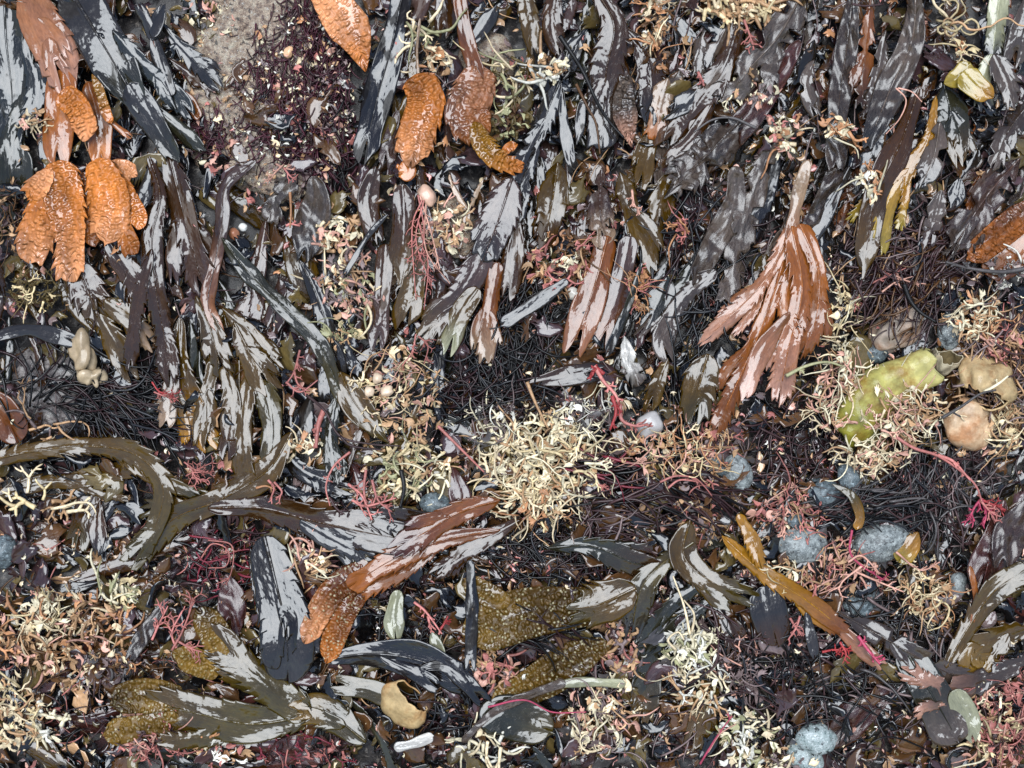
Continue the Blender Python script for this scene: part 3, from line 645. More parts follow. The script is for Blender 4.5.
def vessel(label, name, cat, path, rads, h, col, inner, seed):
    """a torn, open ended hollow stem: outer wall, inner wall and lip"""
    P, sl = spline(path, 2.5); n = len(P); u = np.linspace(0, 1, n); base = sh3(P[0, 0], P[0, 1], h); rt = root(name, base, label, cat)
    rr = np.interp(u, np.linspace(0, 1, len(rads)), rads)*(1+.04*np.sin(sl/9))*np.clip(u*9+.25, 0, 1); m = soft_mat('bladder skin', .3, 1.4, .6, 2.4, .06, .7)
    c3 = sh3(P[:, 0], P[:, 1], h+3*np.sin(u*3)); mb = MB(); tube(mb, c3, rr, col, 28, .68, cap=False)
    V = mb.v[0]; V += (.9*np.sin(V[:, :1]/5+V[:, 1:2]/8)+1.1*np.sin(V[:, 1:2]/6-V[:, :1]/11+2))*np.array([[.8, .8, 1.7]])
    lip = V[-28:]; lip += np.random.default_rng(seed).normal(size=(28, 1))*np.array([[2.2, -.8, .6]])
    mi = MB(); g_ = (np.arange(n)/n).repeat(28)[:, None]; mb.c[0] = np.array([.42,.40,.04])*(1-g_)+np.array([.95,.84,.32])*g_; mi.add(c3.repeat(28, 0)+(V-c3.repeat(28, 0))*.92, mb.f[0][:, ::-1], inner)
    mb.build('outer_wall', m, base, rt); mi.build('inner_wall', m, base, rt); ml = MB(); jj = np.arange(29) % 28
    tube(ml, (c3[-1]+(lip-c3[-1])*.96)[jj], 1.0, np.array(col)*1.25, 6); ml.build('lip', m, base, rt)
vessel('yellow green open ended kelp bladder in the right hand fluff', 'kelp_bladder', 'bladder', [(850,446),(858,420),(874,394),(900,380),(932,366)], [13,21,25,22,21,19], 21, (.50,.46,.18), (.42,.32,.13), 5)
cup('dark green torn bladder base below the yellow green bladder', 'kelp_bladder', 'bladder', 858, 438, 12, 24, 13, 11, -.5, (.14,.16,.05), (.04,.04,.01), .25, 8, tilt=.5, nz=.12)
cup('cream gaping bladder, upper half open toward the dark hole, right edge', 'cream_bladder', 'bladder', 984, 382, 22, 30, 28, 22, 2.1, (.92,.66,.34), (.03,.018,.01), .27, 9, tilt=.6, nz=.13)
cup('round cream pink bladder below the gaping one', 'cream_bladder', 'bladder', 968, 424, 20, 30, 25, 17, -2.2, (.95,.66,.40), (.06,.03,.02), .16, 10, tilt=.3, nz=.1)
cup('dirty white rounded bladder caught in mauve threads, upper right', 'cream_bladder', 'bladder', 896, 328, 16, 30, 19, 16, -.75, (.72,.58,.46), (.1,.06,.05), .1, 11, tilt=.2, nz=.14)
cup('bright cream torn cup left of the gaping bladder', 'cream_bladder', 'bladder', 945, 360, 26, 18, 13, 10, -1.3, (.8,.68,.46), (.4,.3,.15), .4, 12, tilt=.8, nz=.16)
# ================================================================== sprigs, clumps
M_thr = soft_mat('thread weed', .3, 1.4, .4, .3, .3, .12)
M_tuft = soft_mat('bleached weed', .5, 1.4, .5, .6, .3, .12)
C = dict(cream=(.92,.73,.46), pale=(.92,.80,.54), white=(.9,.85,.72), tan=(.56,.33,.17), pink=(.72,.38,.28), rose=(.48,.17,.14), coral=(.56,.20,.17),
 red=(.42,.05,.05), mag=(.52,.07,.13), orange=(.55,.26,.12), moss=(.075,.018,.028), mauve=(.07,.036,.036), plum=(.028,.011,.012), black=(.007,.006,.006), brown=(.11,.05,.018),
 grey=(.10,.088,.085), lil=(.22,.155,.145), oliv=(.13,.09,.03), straw=(.80,.62,.34), lime=(.40,.38,.20), crim=(.22,.03,.045), steel=(.022,.022,.025))
def pick(pal, r):
    ks = pal.split(); c = np.array(C[ks[r.integers(len(ks))]]); return c*r.uniform(.7, 1.2)
def flakes(mb, cx, cy, rx, ry, n, pal, r, size=(4, 12), h=(4, 18), asp=(.25, .7), rect=False):
    n = int(n*1.3)
    for _ in range(n):
        if rect: x = cx+r.uniform(-rx, rx); y = cy+r.uniform(-ry, ry)
        else:
            a = r.uniform(0, 6.28); q = math.sqrt(r.uniform()); x = cx+q*rx*math.cos(a); y = cy+q*ry*math.sin(a)
        L = r.uniform(*size); an = r.uniform(0, 6.28); k = r.normal()*.5
        p = [(x, y), (x+L*.5*math.cos(an), y+L*.5*math.sin(an)), (x+L*math.cos(an+k), y+L*math.sin(an+k))]
        ribbon(mb, p, L*r.uniform(*asp), r.uniform(*h), pick(pal, r), int(r.integers(1e6)), 'r' if r.uniform() < .8 else 'rp', C=6, step=max(1.1, L/9), th=.6, roll=1.1, base=.4, jag=1.6)
def clump(label, cx, cy, rx, ry, pal, n=30, ns=20, nf=25, rad=1.3, h=(14, 26), size=13, name='weed_clump', cat='weed clump', seed=0, curl=.05, L=(30, 70), ant=None, kind=None):
    r = np.random.default_rng(seed+int(cx*7+cy)); mb = MB(); h = (h[0]+2, h[1]+6)
    if name != 'tendril' and cat != 'sprig': n = int(n*1.7); ns = int(ns*1.3); nf = int(nf*1.5); L = (L[0]*.6, L[1]*.7); size *= r.uniform(.55, 1.15); rad *= r.uniform(.6, 1.0)
    for _ in range(n):
        a = r.uniform(0, 6.28); q = math.sqrt(r.uniform()); x = cx+q*rx*math.cos(a); y = cy+q*ry*math.sin(a)
        antler(mb, x, y, r.uniform(0, 6.28), size*r.uniform(.5, 1.1), rad*r.uniform(.7, 1.5), r.uniform(*h), pick(ant or pal, r), r, int(r.integers(1, 4)), r.uniform(.4, .9), .6)
    for _ in range(ns):
        a = r.uniform(0, 6.28); q = math.sqrt(r.uniform())*.9; x = cx+q*rx*math.cos(a); y = cy+q*ry*math.sin(a)
        strand(mb, x, y, r.uniform(0, 6.28), r.uniform(*L), rad*r.uniform(.5, 1.15), r.uniform(*h), pick(pal, r)*r.uniform(.7, 1), curl*.8, 5, r, 5., 4.)
    flakes(mb, cx, cy, rx, ry, nf, pal, r, (5, 13), h)
    o = mb.build(name, M_tuft, sh3(cx, cy, 0)); return setp(o, label, cat, None, kind)
clump('bright cream noodle like tangle in the middle of the picture', 542, 462, 56, 44, 'pale cream cream straw pale tan', 50, 120, 90, 1.7, (12, 26), 15, name='cream_tangle', L=(34, 95), curl=.075)
clump('cream yellow tuft hanging just below the bright cream tangle', 536, 508, 32, 18, 'cream straw tan orange', 16, 16, 14, 1.5, (20, 30), name='cream_tangle')
clump('cream and orange fluff right of the bright cream tangle', 672, 452, 50, 24, 'cream straw tan orange pink', 20, 46, 26, 1.2, (18, 30), curl=.07)
clump('tan fluff around the three cream beads', 398, 392, 44, 44, 'tan cream tan straw pink', 26, 34, 30, 1.4, (16, 30))
clump('cream frilled tuft above the coral red sprigs, centre left', 412, 470, 44, 30, 'cream tan straw lime pale', 22, 20, 30, 1.5, (16, 28))
clump('large tan and pink fluffy mass at the left edge, lower left', 62, 636, 72, 46, 'tan pink tan cream orange brown', 46, 60, 90, 1.5, (16, 30), 15)
clump('bright cream heart of the fluffy mass, lower left', 42, 618, 20, 18, 'cream pale straw', 10, 12, 16, 1.6, (28, 36), 10)
clump('yellow cream clump in the bottom left corner', 14, 716, 26, 36, 'cream straw tan', 22, 10, 34, 1.8, (16, 30))
clump('white branching twig left of the warty golden tips', 46, 722, 16, 22, 'pale white', 6, 2, 6, 2.2, (20, 28), 16)
clump('pink grey lumpy crust below the fuzzy streaked frond', 112, 668, 26, 20, 'lil mauve lil grey', 12, 4, 34, 1.8, (14, 24))
clump('pale green cream clump above the fuzzy streaked frond', 122, 594, 24, 12, 'straw pale lime', 10, 6, 22, 1.6, (14, 24))
clump('cream and pink fluff around the green bladders', 846, 398, 30, 44, 'pink pale cream pink tan', 30, 40, 30, 1.3, (20, 36))
clump('cream pink strands over the middle of the green bladders', 906, 410, 40, 28, 'cream pale pink tan', 22, 40, 26, 1.2, (26, 40))
clump('curled cream twist above left of the green bladder', 844, 318, 16, 34, 'cream pale straw', 16, 12, 8, 1.4, (18, 30), 9)
clump('cream orange fluff at the upper right, beside the black stalk', 976, 318, 26, 20, 'cream orange pale tan', 16, 10, 22, 1.6, (20, 32))
clump('pink fringe of weed under the cream orange fluff', 1002, 342, 26, 14, 'pink rose tan', 16, 10, 14, 1.1, (16, 26))
clump('yellow cream scraps by the bladders, right edge', 1006, 428, 18, 26, 'cream straw tan', 10, 22, 10, 1.0, (18, 28))
clump('dense white lobed knot at lower centre right', 690, 646, 24, 17, 'white pale pale lime', 22, 26, 18, 1.7, (22, 34), 9, curl=.14, L=(20, 50))
clump('cream scraps hanging below the white knot', 704, 684, 26, 26, 'pale cream white tan', 14, 14, 22, 1.6, (16, 28))
clump('cream chunk with pink threads at the bottom edge, right of centre', 748, 740, 26, 30, 'cream pale white lime', 14, 12, 34, 1.8, (16, 28))
clump('fawn fluffy tuft at the bottom, centre', 600, 716, 34, 38, 'pink tan pale lil cream', 28, 36, 44, 1.2, (14, 28))
clump('white forked stalks at the bottom edge, centre', 484, 752, 26, 16, 'white pale cream', 6, 8, 4, 2.4, (18, 28), 20)
clump('pale crust and scraps at the bottom edge under the bright pebble', 788, 762, 24, 14, 'pale tan cream lil', 8, 4, 24, 1.6, (14, 22))
clump('golden curled tendrils with orange pad, lower right', 930, 596, 26, 24, 'tan straw orange cream', 10, 34, 14, 1.1, (20, 32), curl=.1)
clump('pale fawn curls above the amber frond, lower right', 784, 572, 24, 10, 'straw pale tan', 8, 14, 6, 1.2, (18, 28), curl=.1)
clump('pink beige fluff at the bottom right, left of the pink corner', 984, 722, 30, 40, 'tan pale pink straw', 24, 22, 30, 1.5, (14, 28))
clump('rosy pink fluff added in place of the pink lens blur, bottom right corner', 1012, 716, 34, 58, 'rose pink rose coral mauve', 34, 50, 40, 1.4, (16, 30))  # made-up weed, added where a blurred pink mark covers the corner
clump('crusty cream and pink knot below the thin blue curl', 352, 286, 34, 28, 'cream lime pink lil tan', 22, 10, 46, 1.6, (14, 26))
clump('green cream star tuft left of the tan bead fluff', 342, 334, 16, 12, 'lime straw tan', 12, 4, 8, 1.5, (16, 24), 10)
clump('fawn flakes below the purple moss rock', 336, 232, 24, 20, 'pale pink tan cream', 10, 4, 26, 1.8, (14, 24))
clump('pale flakes on the stone behind the coral strands', 448, 226, 24, 20, 'pale pink cream tan', 8, 4, 30, 1.8, (14, 24))
clump('yellow twig sprig left of the rust frond at the top', 418, 30, 15, 20, 'straw cream lime', 6, 5, 0, 1.7, (24, 32), 15, cat='sprig', name='twig_sprig')
clump('yellow twigs right of the pink blistered frond', 504, 78, 20, 26, 'straw cream lime oliv', 10, 12, 2, 1.5, (22, 32), 16, cat='sprig', name='twig_sprig')
clump('orange flake cluster above the mustard orange frond', 436, 58, 12, 16, 'orange tan cream', 2, 2, 12, 1.5, (18, 26))
clump('white starry tuft at the base of the slashed blue frond', 545, 72, 18, 12, 'white pale tan', 10, 4, 8, 2.0, (28, 36), 12)
clump('olive green pods beside the yellow twigs', 508, 120, 20, 20, 'oliv lime brown', 10, 2, 24, 2.2, (16, 26), 9)
clump('tan twiggy mass at the top edge, right of centre', 742, 8, 38, 10, 'tan straw cream tan', 22, 14, 24, 2.0, (22, 32), 13)
clump('tan scraps hanging at the top edge, centre', 656, 30, 12, 38, 'tan brown orange cream', 12, 10, 30, 1.3, (16, 26))
clump('fawn flakes under the crumpled white blade', 752, 92, 24, 16, 'tan pink lil pale', 6, 2, 24, 1.8, (18, 26))
clump('peach and red flower like scraps, upper right', 784, 134, 18, 18, 'cream coral pale pink orange', 6, 2, 18, 2.0, (26, 34))
clump('cream orange scraps against the silver crusted frond', 838, 128, 12, 12, 'cream pale orange', 4, 2, 14, 2.0, (28, 36))
clump('cream scraps below the silver crusted frond', 872, 182, 12, 14, 'cream pale orange white', 4, 4, 14, 2.0, (28, 36))
clump('cream star tuft on the yellow twisted frond', 962, 50, 8, 8, 'cream straw orange', 7, 3, 3, 1.5, (30, 36), 9)
clump('golden looping tendril at the top right', 945, 16, 16, 16, 'straw tan cream', 0, 8, 0, 1.3, (30, 38), curl=.12, L=(70, 110), cat='sprig', name='tendril')
clump('brown seaweed scraps with red bits left of the thread mass', 560, 262, 30, 28, 'tan orange pale brown rose coral', 12, 14, 44, 1.3, (14, 26))
clump('orange moss between the lilac tongues', 640, 292, 10, 26, 'orange coral orange tan', 22, 12, 6, .9, (20, 30), 9)
clump('small orange sprig left of the grey lilac strap', 682, 228, 9, 10, 'orange coral', 12, 4, 0, 1.1, (22, 30), 8)
clump('yellow green hydroid tuft above the left rock', 34, 290, 26, 16, 'oliv straw oliv', 22, 6, 0, 1.4, (18, 26), 11)
clump('tan forked twig at the left of the largest orange kelp', 34, 120, 14, 10, 'tan pink cream', 7, 2, 3, 1.6, (24, 30), 11)
clump('fawn roots at the left edge beside the orange lobes', 10, 214, 16, 34, 'brown tan mauve', 10, 22, 14, 1.1, (12, 22))
clump('yellow forked twig on the arched frond, left edge', 48, 502, 38, 12, 'straw cream tan', 7, 3, 0, 2.0, (26, 32), 22, cat='sprig', name='twig_sprig')
clump('thin grey twig lying on the left rock', 50, 428, 26, 14, 'lil tan', 4, 4, 0, 1.5, (20, 26), 22, cat='sprig', name='twig_sprig')
clump('tan and white twigs beside the big pale blue blade', 312, 562, 22, 14, 'tan pale pink cream', 6, 22, 4, 1.5, (18, 28))
clump('peach fronded scrap below the coral sprig, centre left', 300, 448, 22, 10, 'cream orange tan pale', 6, 2, 12, 1.8, (20, 28), 13)
clump('plum pink feathery tuft at the bottom left', 150, 736, 40, 22, 'rose pink mauve lil rose', 30, 20, 30, 1.2, (12, 22), 11)
clump('wine red feathery tuft at the bottom edge, left', 300, 752, 44, 16, 'crim mauve rose plum', 20, 20, 26, 1.2, (12, 22), 11)
clump('white beads and red crumbs under the warty frond', 222, 750, 24, 14, 'white tan rose orange', 4, 0, 22, 2.0, (14, 22))
clump('pinkish moss between the pebbles', 792, 512, 36, 26, 'pink rose coral tan pink', 40, 34, 16, .9, (10, 22), 9)
clump('pink orange moss at the lower side of the speckled pebble', 838, 568, 34, 24, 'pink rose pink tan', 24, 40, 12, 1.1, (14, 24))
clump('pink mauve lumps below the dark fan', 622, 650, 22, 26, 'pink lil rose tan', 10, 6, 30, 2.2, (14, 26))
clump('pink brown pulp left of the second dotted frond', 494, 668, 20, 18, 'pink rose lil tan', 6, 6, 26, 2.2, (16, 26))
clump('pink lilac sprig right of the pale strap, lower right', 742, 668, 20, 30, 'lil pink mauve lil', 22, 34, 8, 1.0, (14, 26))
clump('pale cream scraps right of the white whelk', 720, 440, 20, 44, 'tan brown lil rose', 18, 22, 40, 1.2, (10, 22))
clump('coral flushed cream scraps below the bladders', 880, 456, 36, 16, 'cream pale pink tan', 20, 22, 14, 1.2, (18, 28))
clump('white grey tuft left of the bright cream tangle', 494, 426, 26, 24, 'white grey pale lil', 12, 30, 14, 1.3, (16, 26))
clump('grey lacy tuft between centre threads and cream fluff', 586, 412, 30, 18, 'white grey lil pale', 14, 26, 12, 1.1, (16, 26))
clump('grey white lace at the right edge beside the rust blade', 1010, 272, 22, 16, 'grey lil white', 26, 6, 10, 1.2, (18, 26), 9)
clump('crumbly brown scraps around the maroon stem, right of centre', 700, 508, 20, 40, 'brown tan lil grey rose', 14, 20, 50, 1.2, (10, 22))

# coloured sprigs: branching, each one thing
def sprig(label, pal, rad, h, paths, nb=6, size=9, spread=.6, seed=1, name='red_weed_sprig', depth=2, cat='sprig'):
    r = np.random.default_rng(seed+int(paths[0][0][0])); mb = MB(); h += 8; rad *= .75; nb = int(nb*1.4)
    for p in paths:
        P, s = spline(p, 2.); z = h+2*wob(s, r, 20); n = len(P)
        c = pick(pal, r); tube(mb, sh3(P[:, 0], P[:, 1], z), rad*(1-.5*np.linspace(0, 1, n)), c, 6)
        for _ in range(nb):
            i = int(r.uniform(.2, 1)*(n-1)); d = P[min(i+1, n-1)]-P[max(i-1, 0)]; a = math.atan2(d[1], d[0])
            antler(mb, P[i, 0], P[i, 1], a+r.choice([-1, 1])*r.uniform(.3, 1.1), size*r.uniform(.5, 1.1), rad*.6, float(z[i]), c, r, depth-1, .8, spread)
    o = mb.build(name, M_tuft, sh3(paths[0][0][0], paths[0][0][1], 0)); return setp(o, label, cat)
sprig('coral red hair like strands hanging at upper centre left', 'coral pink coral rose', 1.1, 26, [[(418,195),(424,230),(420,262)],[(424,200),(416,240),(430,282)],[(420,196),(432,236),(440,270)],[(422,200),(412,230),(416,300)],[(426,204),(426,250),(450,284)],[(418,220),(428,262),(424,310)]], 8, 9)
sprig('pink red looping sprig above the tan bead fluff', 'rose coral pink', 1.3, 28, [[(416,334),(412,352),(402,366)],[(418,336),(428,346),(424,364)]], 6, 8)
sprig('coral fingers with white fluff at centre left', 'coral pink coral', 2.0, 30, [[(348,484),(362,496),(372,520)],[(366,470),(364,492),(370,516)],[(352,500),(366,506),(396,498)],[(372,480),(378,500),(392,512)]], 4, 10)
sprig('small coral star left of the coral fingers', 'coral orange', 1.8, 28, [[(268,480),(274,488),(270,500)],[(274,482),(282,492),(276,500)],[(256,488),(266,486),(276,490)]], 2, 7)
sprig('thin red looping thread left of the coral fingers', 'rose mauve', 1.8, 28, [[(350,452),(334,466),(326,486),(330,506)],[(330,498),(336,508),(344,514)]], 3, 7)
sprig('pink branched sprig between dark straps at centre left', 'rose coral', 1.7, 30, [[(300,350),(294,372),(286,384)],[(294,370),(298,384),(310,392)],[(286,382),(300,392),(318,380)]], 4, 8)
sprig('wrinkled pink frond piece above the peach scrap', 'rose pink coral', 4.2, 26, [[(324,410),(318,426),(316,448)]], 5, 5)
sprig('red tuft at the tip of the frond over the dark threads, left', 'coral red rose', 1.3, 24, [[(152,382),(160,392),(176,394)],[(154,392),(164,396),(174,398)]], 8, 7)
sprig('crimson tuft just below the dark thread whorl, left', 'crim rose coral', 1.2, 20, [[(184,462),(196,470),(212,474)],[(186,476),(200,468),(214,462)],[(190,466),(196,478),(206,482)]], 9, 9)
sprig('crimson looping threads, lower left of centre', 'crim rose mag', 1.2, 24, [[(200,560),(212,544),(228,550),(226,566),(208,568)],[(196,552),(206,562),(232,556)],[(208,540),(232,546),(230,576),(216,584)]], 4, 8)
sprig('pink brown branching weed above the upper golden tip', 'rose pink coral', 1.8, 26, [[(172,650),(182,632),(192,604),(188,596)],[(176,648),(172,632),(182,612)],[(152,640),(160,622),(168,606)],[(176,640),(190,648),(202,652)]], 7, 12)
sprig('red sprig with pale buds in the lower middle tangle', 'coral red mag', 2.0, 28, [[(414,602),(426,612),(442,634)],[(428,616),(430,624),(436,630)],[(440,630),(444,624),(448,616)]], 3, 6)
sprig('magenta forked weed draped to the whelk shell', 'mag red coral', 2.9, 34, [[(594,366),(604,382),(616,396),(622,416)],[(604,374),(596,368),(592,376)],[(620,404),(622,420),(636,426),(648,424)],[(612,396),(616,412),(610,430)]], 4, 8)
sprig('long magenta weed with fringed end, right edge middle', 'mag coral mag', 2.4, 38, [[(893,435),(914,448),(938,456),(962,472),(976,486),(982,502)],[(938,455),(954,462),(970,480)]], 3, 5)
sprig('magenta fringe at the tip of the long magenta weed', 'mag coral red', 2.0, 34, [[(982,498),(974,508),(970,520)],[(982,500),(986,514),(984,524)],[(982,500),(996,506),(1006,510)],[(980,500),(990,512),(996,522)]], 7, 10)
sprig('thin magenta thread at the bottom centre', 'mag', 1.5, 34, [[(488,707),(524,700),(552,712),(586,712)]], 0, 5)
sprig('pink white threads at the bottom, right of the fawn tuft', 'mag pink white', 1.6, 32, [[(700,764),(716,738),(732,716)],[(708,752),(720,734),(736,724)]], 1, 6)
sprig('pink threads between the largest pebble and the curls', 'pink mag lil', 1.7, 30, [[(852,530),(850,552),(862,566),(884,580)],[(848,562),(862,556),(880,574)],[(856,572),(884,584),(904,592)],[(862,566),(844,580),(838,590)],[(896,552),(920,570),(940,562)]], 3, 9)
sprig('red pink crusted tip at the end of the amber frond', 'rose coral mag', 2.6, 30, [[(858,636),(868,650),(880,664)]], 6, 7)
sprig('red flecks under the amber frond, lower right', 'red coral', 1.8, 22, [[(822,652),(836,650),(848,656)],[(840,642),(846,654),(842,664)]], 5, 7)
sprig('pink white sprig left of the narrow blue chip', 'coral pink pale', 1.7, 28, [[(790,618),(796,628),(802,636)],[(800,616),(796,628),(788,640)]], 4, 8)
sprig('small scarlet sprig left of the dark diagonal frond', 'coral red', 2.2, 30, [[(698,72),(702,80),(704,86)]], 6, 6)
sprig('dark red frilly weed on the crumpled white blade', 'crim rose', 2.0, 34, [[(744,20),(750,36),(754,50)]], 9, 9)
sprig('pink rosettes right of the crinkled tan frond', 'rose pink', 1.8, 26, [[(632,190),(634,204),(640,212)]], 8, 6)
sprig('red tag at the top right of the mustard frond', 'coral rose', 2.0, 20, [[(396,42),(396,52),(394,62)]], 4, 5)
sprig('salmon sprig above the oak shaped leaf', 'coral pink', 1.6, 28, [[(276,164),(284,168),(294,170)],[(282,166),(274,174),(270,182)],[(284,168),(290,176),(296,180)]], 3, 7)
sprig('salmon stalk hanging between the two grey leaves', 'coral pink orange', 2.0, 26, [[(290,192),(291,210),(290,228)],[(286,226),(291,224),(300,226)]], 2, 5)
sprig('dark red sprig left of the black stalk, upper right', 'red rose coral', 1.6, 24, [[(862,292),(856,302),(860,310)],[(870,284),(888,276),(906,268)]], 5, 6)
sprig('long salmon threads above the white rounded bladder', 'coral pink', 1.4, 28, [[(882,292),(896,282),(914,276)],[(896,276),(910,282),(926,284)]], 3, 7)
sprig('pink thread loop left of the golden curls', 'coral orange rose', 1.6, 28, [[(660,482),(676,476),(694,478),(704,486),(712,496)],[(668,488),(680,480),(700,482)]], 2, 7)
sprig('rose pink fleck among the maroon arcs', 'rose mag pink', 1.6, 24, [[(596,484),(602,486),(610,490)]], 7, 5)
sprig('white yellow long stalk rising from the white knot', 'pale cream', 1.9, 36, [[(690,634),(684,606),(676,584),(673,576)],[(692,632),(694,614),(684,600)],[(676,650),(668,640),(678,632),(684,640)]], 0, 5, name='pale_stalk')
sprig('brown stick lying left of the bright cream tangle', 'brown rose', 2.3, 36, [[(438,426),(460,448),(484,472)]], 0, 5, name='twig')
sprig('tan stick standing above the bright cream tangle', 'tan brown', 2.4, 34, [[(527,382),(536,404),(548,428)]], 0, 5, name='twig')
sprig('grey curved stick across the cream bladders', 'grey pale', 2.4, 50, [[(942,418),(962,406),(980,394),(996,390)],[(984,392),(998,384),(1008,376)]], 1, 9, name='twig')
sprig('black curved stalk over the white rounded bladder', 'black', 3.6, 36, [[(904,284),(910,300),(920,312),(936,322)]], 0, 5, name='black_cord')
sprig('black shiny cord running down from the top, centre', 'black steel', 3.2, 32, [[(560,36),(582,70),(596,100),(608,120),(624,138)]], 0, 5, name='black_cord')
sprig('tan cord hanging left of the pale blue topped frond', 'tan brown', 2.2, 34, [[(576,84),(588,108),(596,124),(600,154)]], 0, 5, name='tan_cord')
sprig('pale yellow green strap like stem left of the green bladder', 'lime straw', 2.6, 34, [[(786,376),(806,366),(826,362),(842,366)]], 1, 8, name='pale_stalk')
sprig('dark stick with ragged bark across the upper right tangle', 'mauve grey', 3.4, 36, [[(1030,268),(1000,272),(968,268),(946,262)]], 4, 7, name='twig')
sprig('pale looping string on the broad silver frond', 'white pink', 1.2, 40, [[(896,88),(906,100),(900,118),(886,134)],[(898,88),(912,92),(922,102)]], 0, 5, name='pale_string')
sprig('grey cord crossing under the dark diagonal frond', 'grey lil', 2.2, 34, [[(756,128),(732,118),(712,120),(694,132)]], 1, 8, name='grey_cord')
sprig('red twig lying along the top edge at right', 'mauve rose', 1.8, 32, [[(852,4),(866,6),(884,4)]], 2, 6, name='twig')
sprig('arched dark cord over the top of the tan bead fluff', 'plum mauve', 2.0, 30, [[(300,390),(324,410),(340,436),(370,444),(400,446)],[(340,436),(352,446),(382,450)]], 0, 5, name='dark_cord')
sprig('purple brown twig with bark at centre left bottom', 'mauve black', 3.4, 28, [[(401,470),(404,488),(400,508)]], 0, 5, name='twig')
# ================================================================== small filler fronds
def dirf(x, y, r):
    if y < 430: a = math.pi/2+(-.12 if x < 350 else .08 if x < 620 else .42)+r.normal()*.22
    else:
        a = r.choice([.15, 3.0, 1.2, 2.0])+r.normal()*.5
    return a
zones = [ # x0,y0,x1,y1,count,palette,opts,label
 (-30,-30,225,260,26,'bg gn dk bk sl br','sfm','dark wet frond in the shade behind the largest orange kelp'),
 (225,210,470,430,30,'dk br gn ol mv bk','sf','dark little frond between the purple moss rock and the tan bead fluff'),
 (370,-30,600,300,34,'br ol dk tn gn mv','sr','small brown frond packed around the three smaller orange kelps'),
 (600,-30,790,330,48,'br dk dk br ol gl mr sl','rcf','torn brown or grey frond in the hanging curtain left of the silver fronds'),
 (790,-30,1054,300,58,'gr br gl br ru dk dk','rcF','torn grey or brown frond in the hanging curtain of silver fronds'),
 (-30,250,225,470,18,'br dk ol gn bk','sf','dark frond under the grey crowned frond and the left rock'),
 (-30,470,330,798,30,'dk br gn mr bk ol','sf','dark frond scrap under the fluffy mass and the warty frond'),
 (330,430,690,798,40,'dk br ol mr gn bk','sF','dark frond scrap around the white dotted fronds'),
 (690,430,1054,798,32,'dk mr br gn mv gr','rf','dark frond scrap beneath the pebbles and the long amber frond')]
for zi, (x0, y0, x1, y1, n, pal, op, lab) in enumerate(zones):
    r = np.random.default_rng(300+zi); ks = pal.split(); nx = max(2, int(math.sqrt(n*(x1-x0)/(y1-y0)))); ny = math.ceil(n/nx); c = 0
    for j in range(ny):
        for i in range(nx):
            if c >= n: break
            c += 1
            x = x0+(i+.5+r.uniform(-.45, .45))*(x1-x0)/nx; y = y0+(j+.5+r.uniform(-.45, .45))*(y1-y0)/ny
            a = dirf(x, y, r); L = r.uniform(45, 150); w = r.uniform(6, 21); k = r.normal()*.25
            x -= math.cos(a)*L/2; y -= math.sin(a)*L/2
            p = [(x, y), (x+math.cos(a)*L*.33, y+math.sin(a)*L*.33), (x+math.cos(a+k*.5)*L*.68, y+math.sin(a+k*.5)*L*.68), (x+math.cos(a+k)*L, y+math.sin(a+k)*L)]
            mb = MB(); col = np.array(K[ks[r.integers(len(ks))]])*r.uniform(.7, 1.3); h = r.uniform(2, 19)
            o2 = ''.join(q for q in op if q not in 'c') + ('c' if 'c' in op and r.uniform() < .6 else '')
            ribbon(mb, p, w, h, col, 5000+zi*100+c, o2, C=9, step=2.0, th=1.2, roll=.45)
            if w > 11 and L > 60:
                Pp, sp = spline(p, 3.)
                for q in range(int(r.integers(0, 3))):
                    fp, sg = fork(Pp, sp, w, r); ribbon(mb, fp, w*r.uniform(.45, .75), h-1-q, col, 9000+zi*100+c*3+q, o2, C=7, step=2.0, th=1.0, roll=.5, base=.5)
            ob = mb.build('frond_scrap', frond_mat(1.15 if 'F' in op else .8, 'c' in o2), sh3(x, y, 0))
            setp(ob, lab, 'seaweed', lab.replace('frond', 'fronds', 1))
# ================================================================== uncountable ground cover
def threads(label, name, zones, seed, mat=M_thr):
    r = np.random.default_rng(seed); mb = MB()
    for (cx, cy, rx, ry, n, pal, rad, L, h, ang, sa, curl) in zones:
        for _ in range(n):
            a = r.uniform(0, 6.28); q = math.sqrt(r.uniform()); x = cx+q*rx*math.cos(a); y = cy+q*ry*math.sin(a)
            curl_ = curl*.6
            an = r.uniform(0, 6.28) if ang is None else ang+r.normal()*sa
            l = r.uniform(.5, 1)*L
            strand(mb, x-math.cos(an)*l/2, y-math.sin(an)*l/2, an, l, rad*r.uniform(.6, 1.3), r.uniform(*h), pick(pal, r), curl_, 4, r, 4., 5.)
    o = mb.build(name, mat, sh3(512, 384, 0)); return setp(o, label, 'seaweed', None, 'stuff')
N = None; dn = math.pi/2
threads('fine dark threads of weed woven through everything', 'thread_weed', [
 (512,384,560,430,600,'black plum mauve brown',.7,60,(3,16),N,0,.05),
 (512,384,560,430,260,'tan mauve lil brown',.7,50,(6,20),N,0,.05),
 (780,600,240,180,420,'black mauve plum lil',.9,80,(6,20),N,0,.03),
 (150,620,160,150,260,'black mauve brown rose',.8,60,(4,18),N,0,.04),
 (500,600,200,170,260,'black plum brown tan',.8,60,(4,18),N,0,.04),
 (800,160,230,170,200,'black mauve tan lil',.8,60,(8,22),dn+.3,.4,.02)], 61)
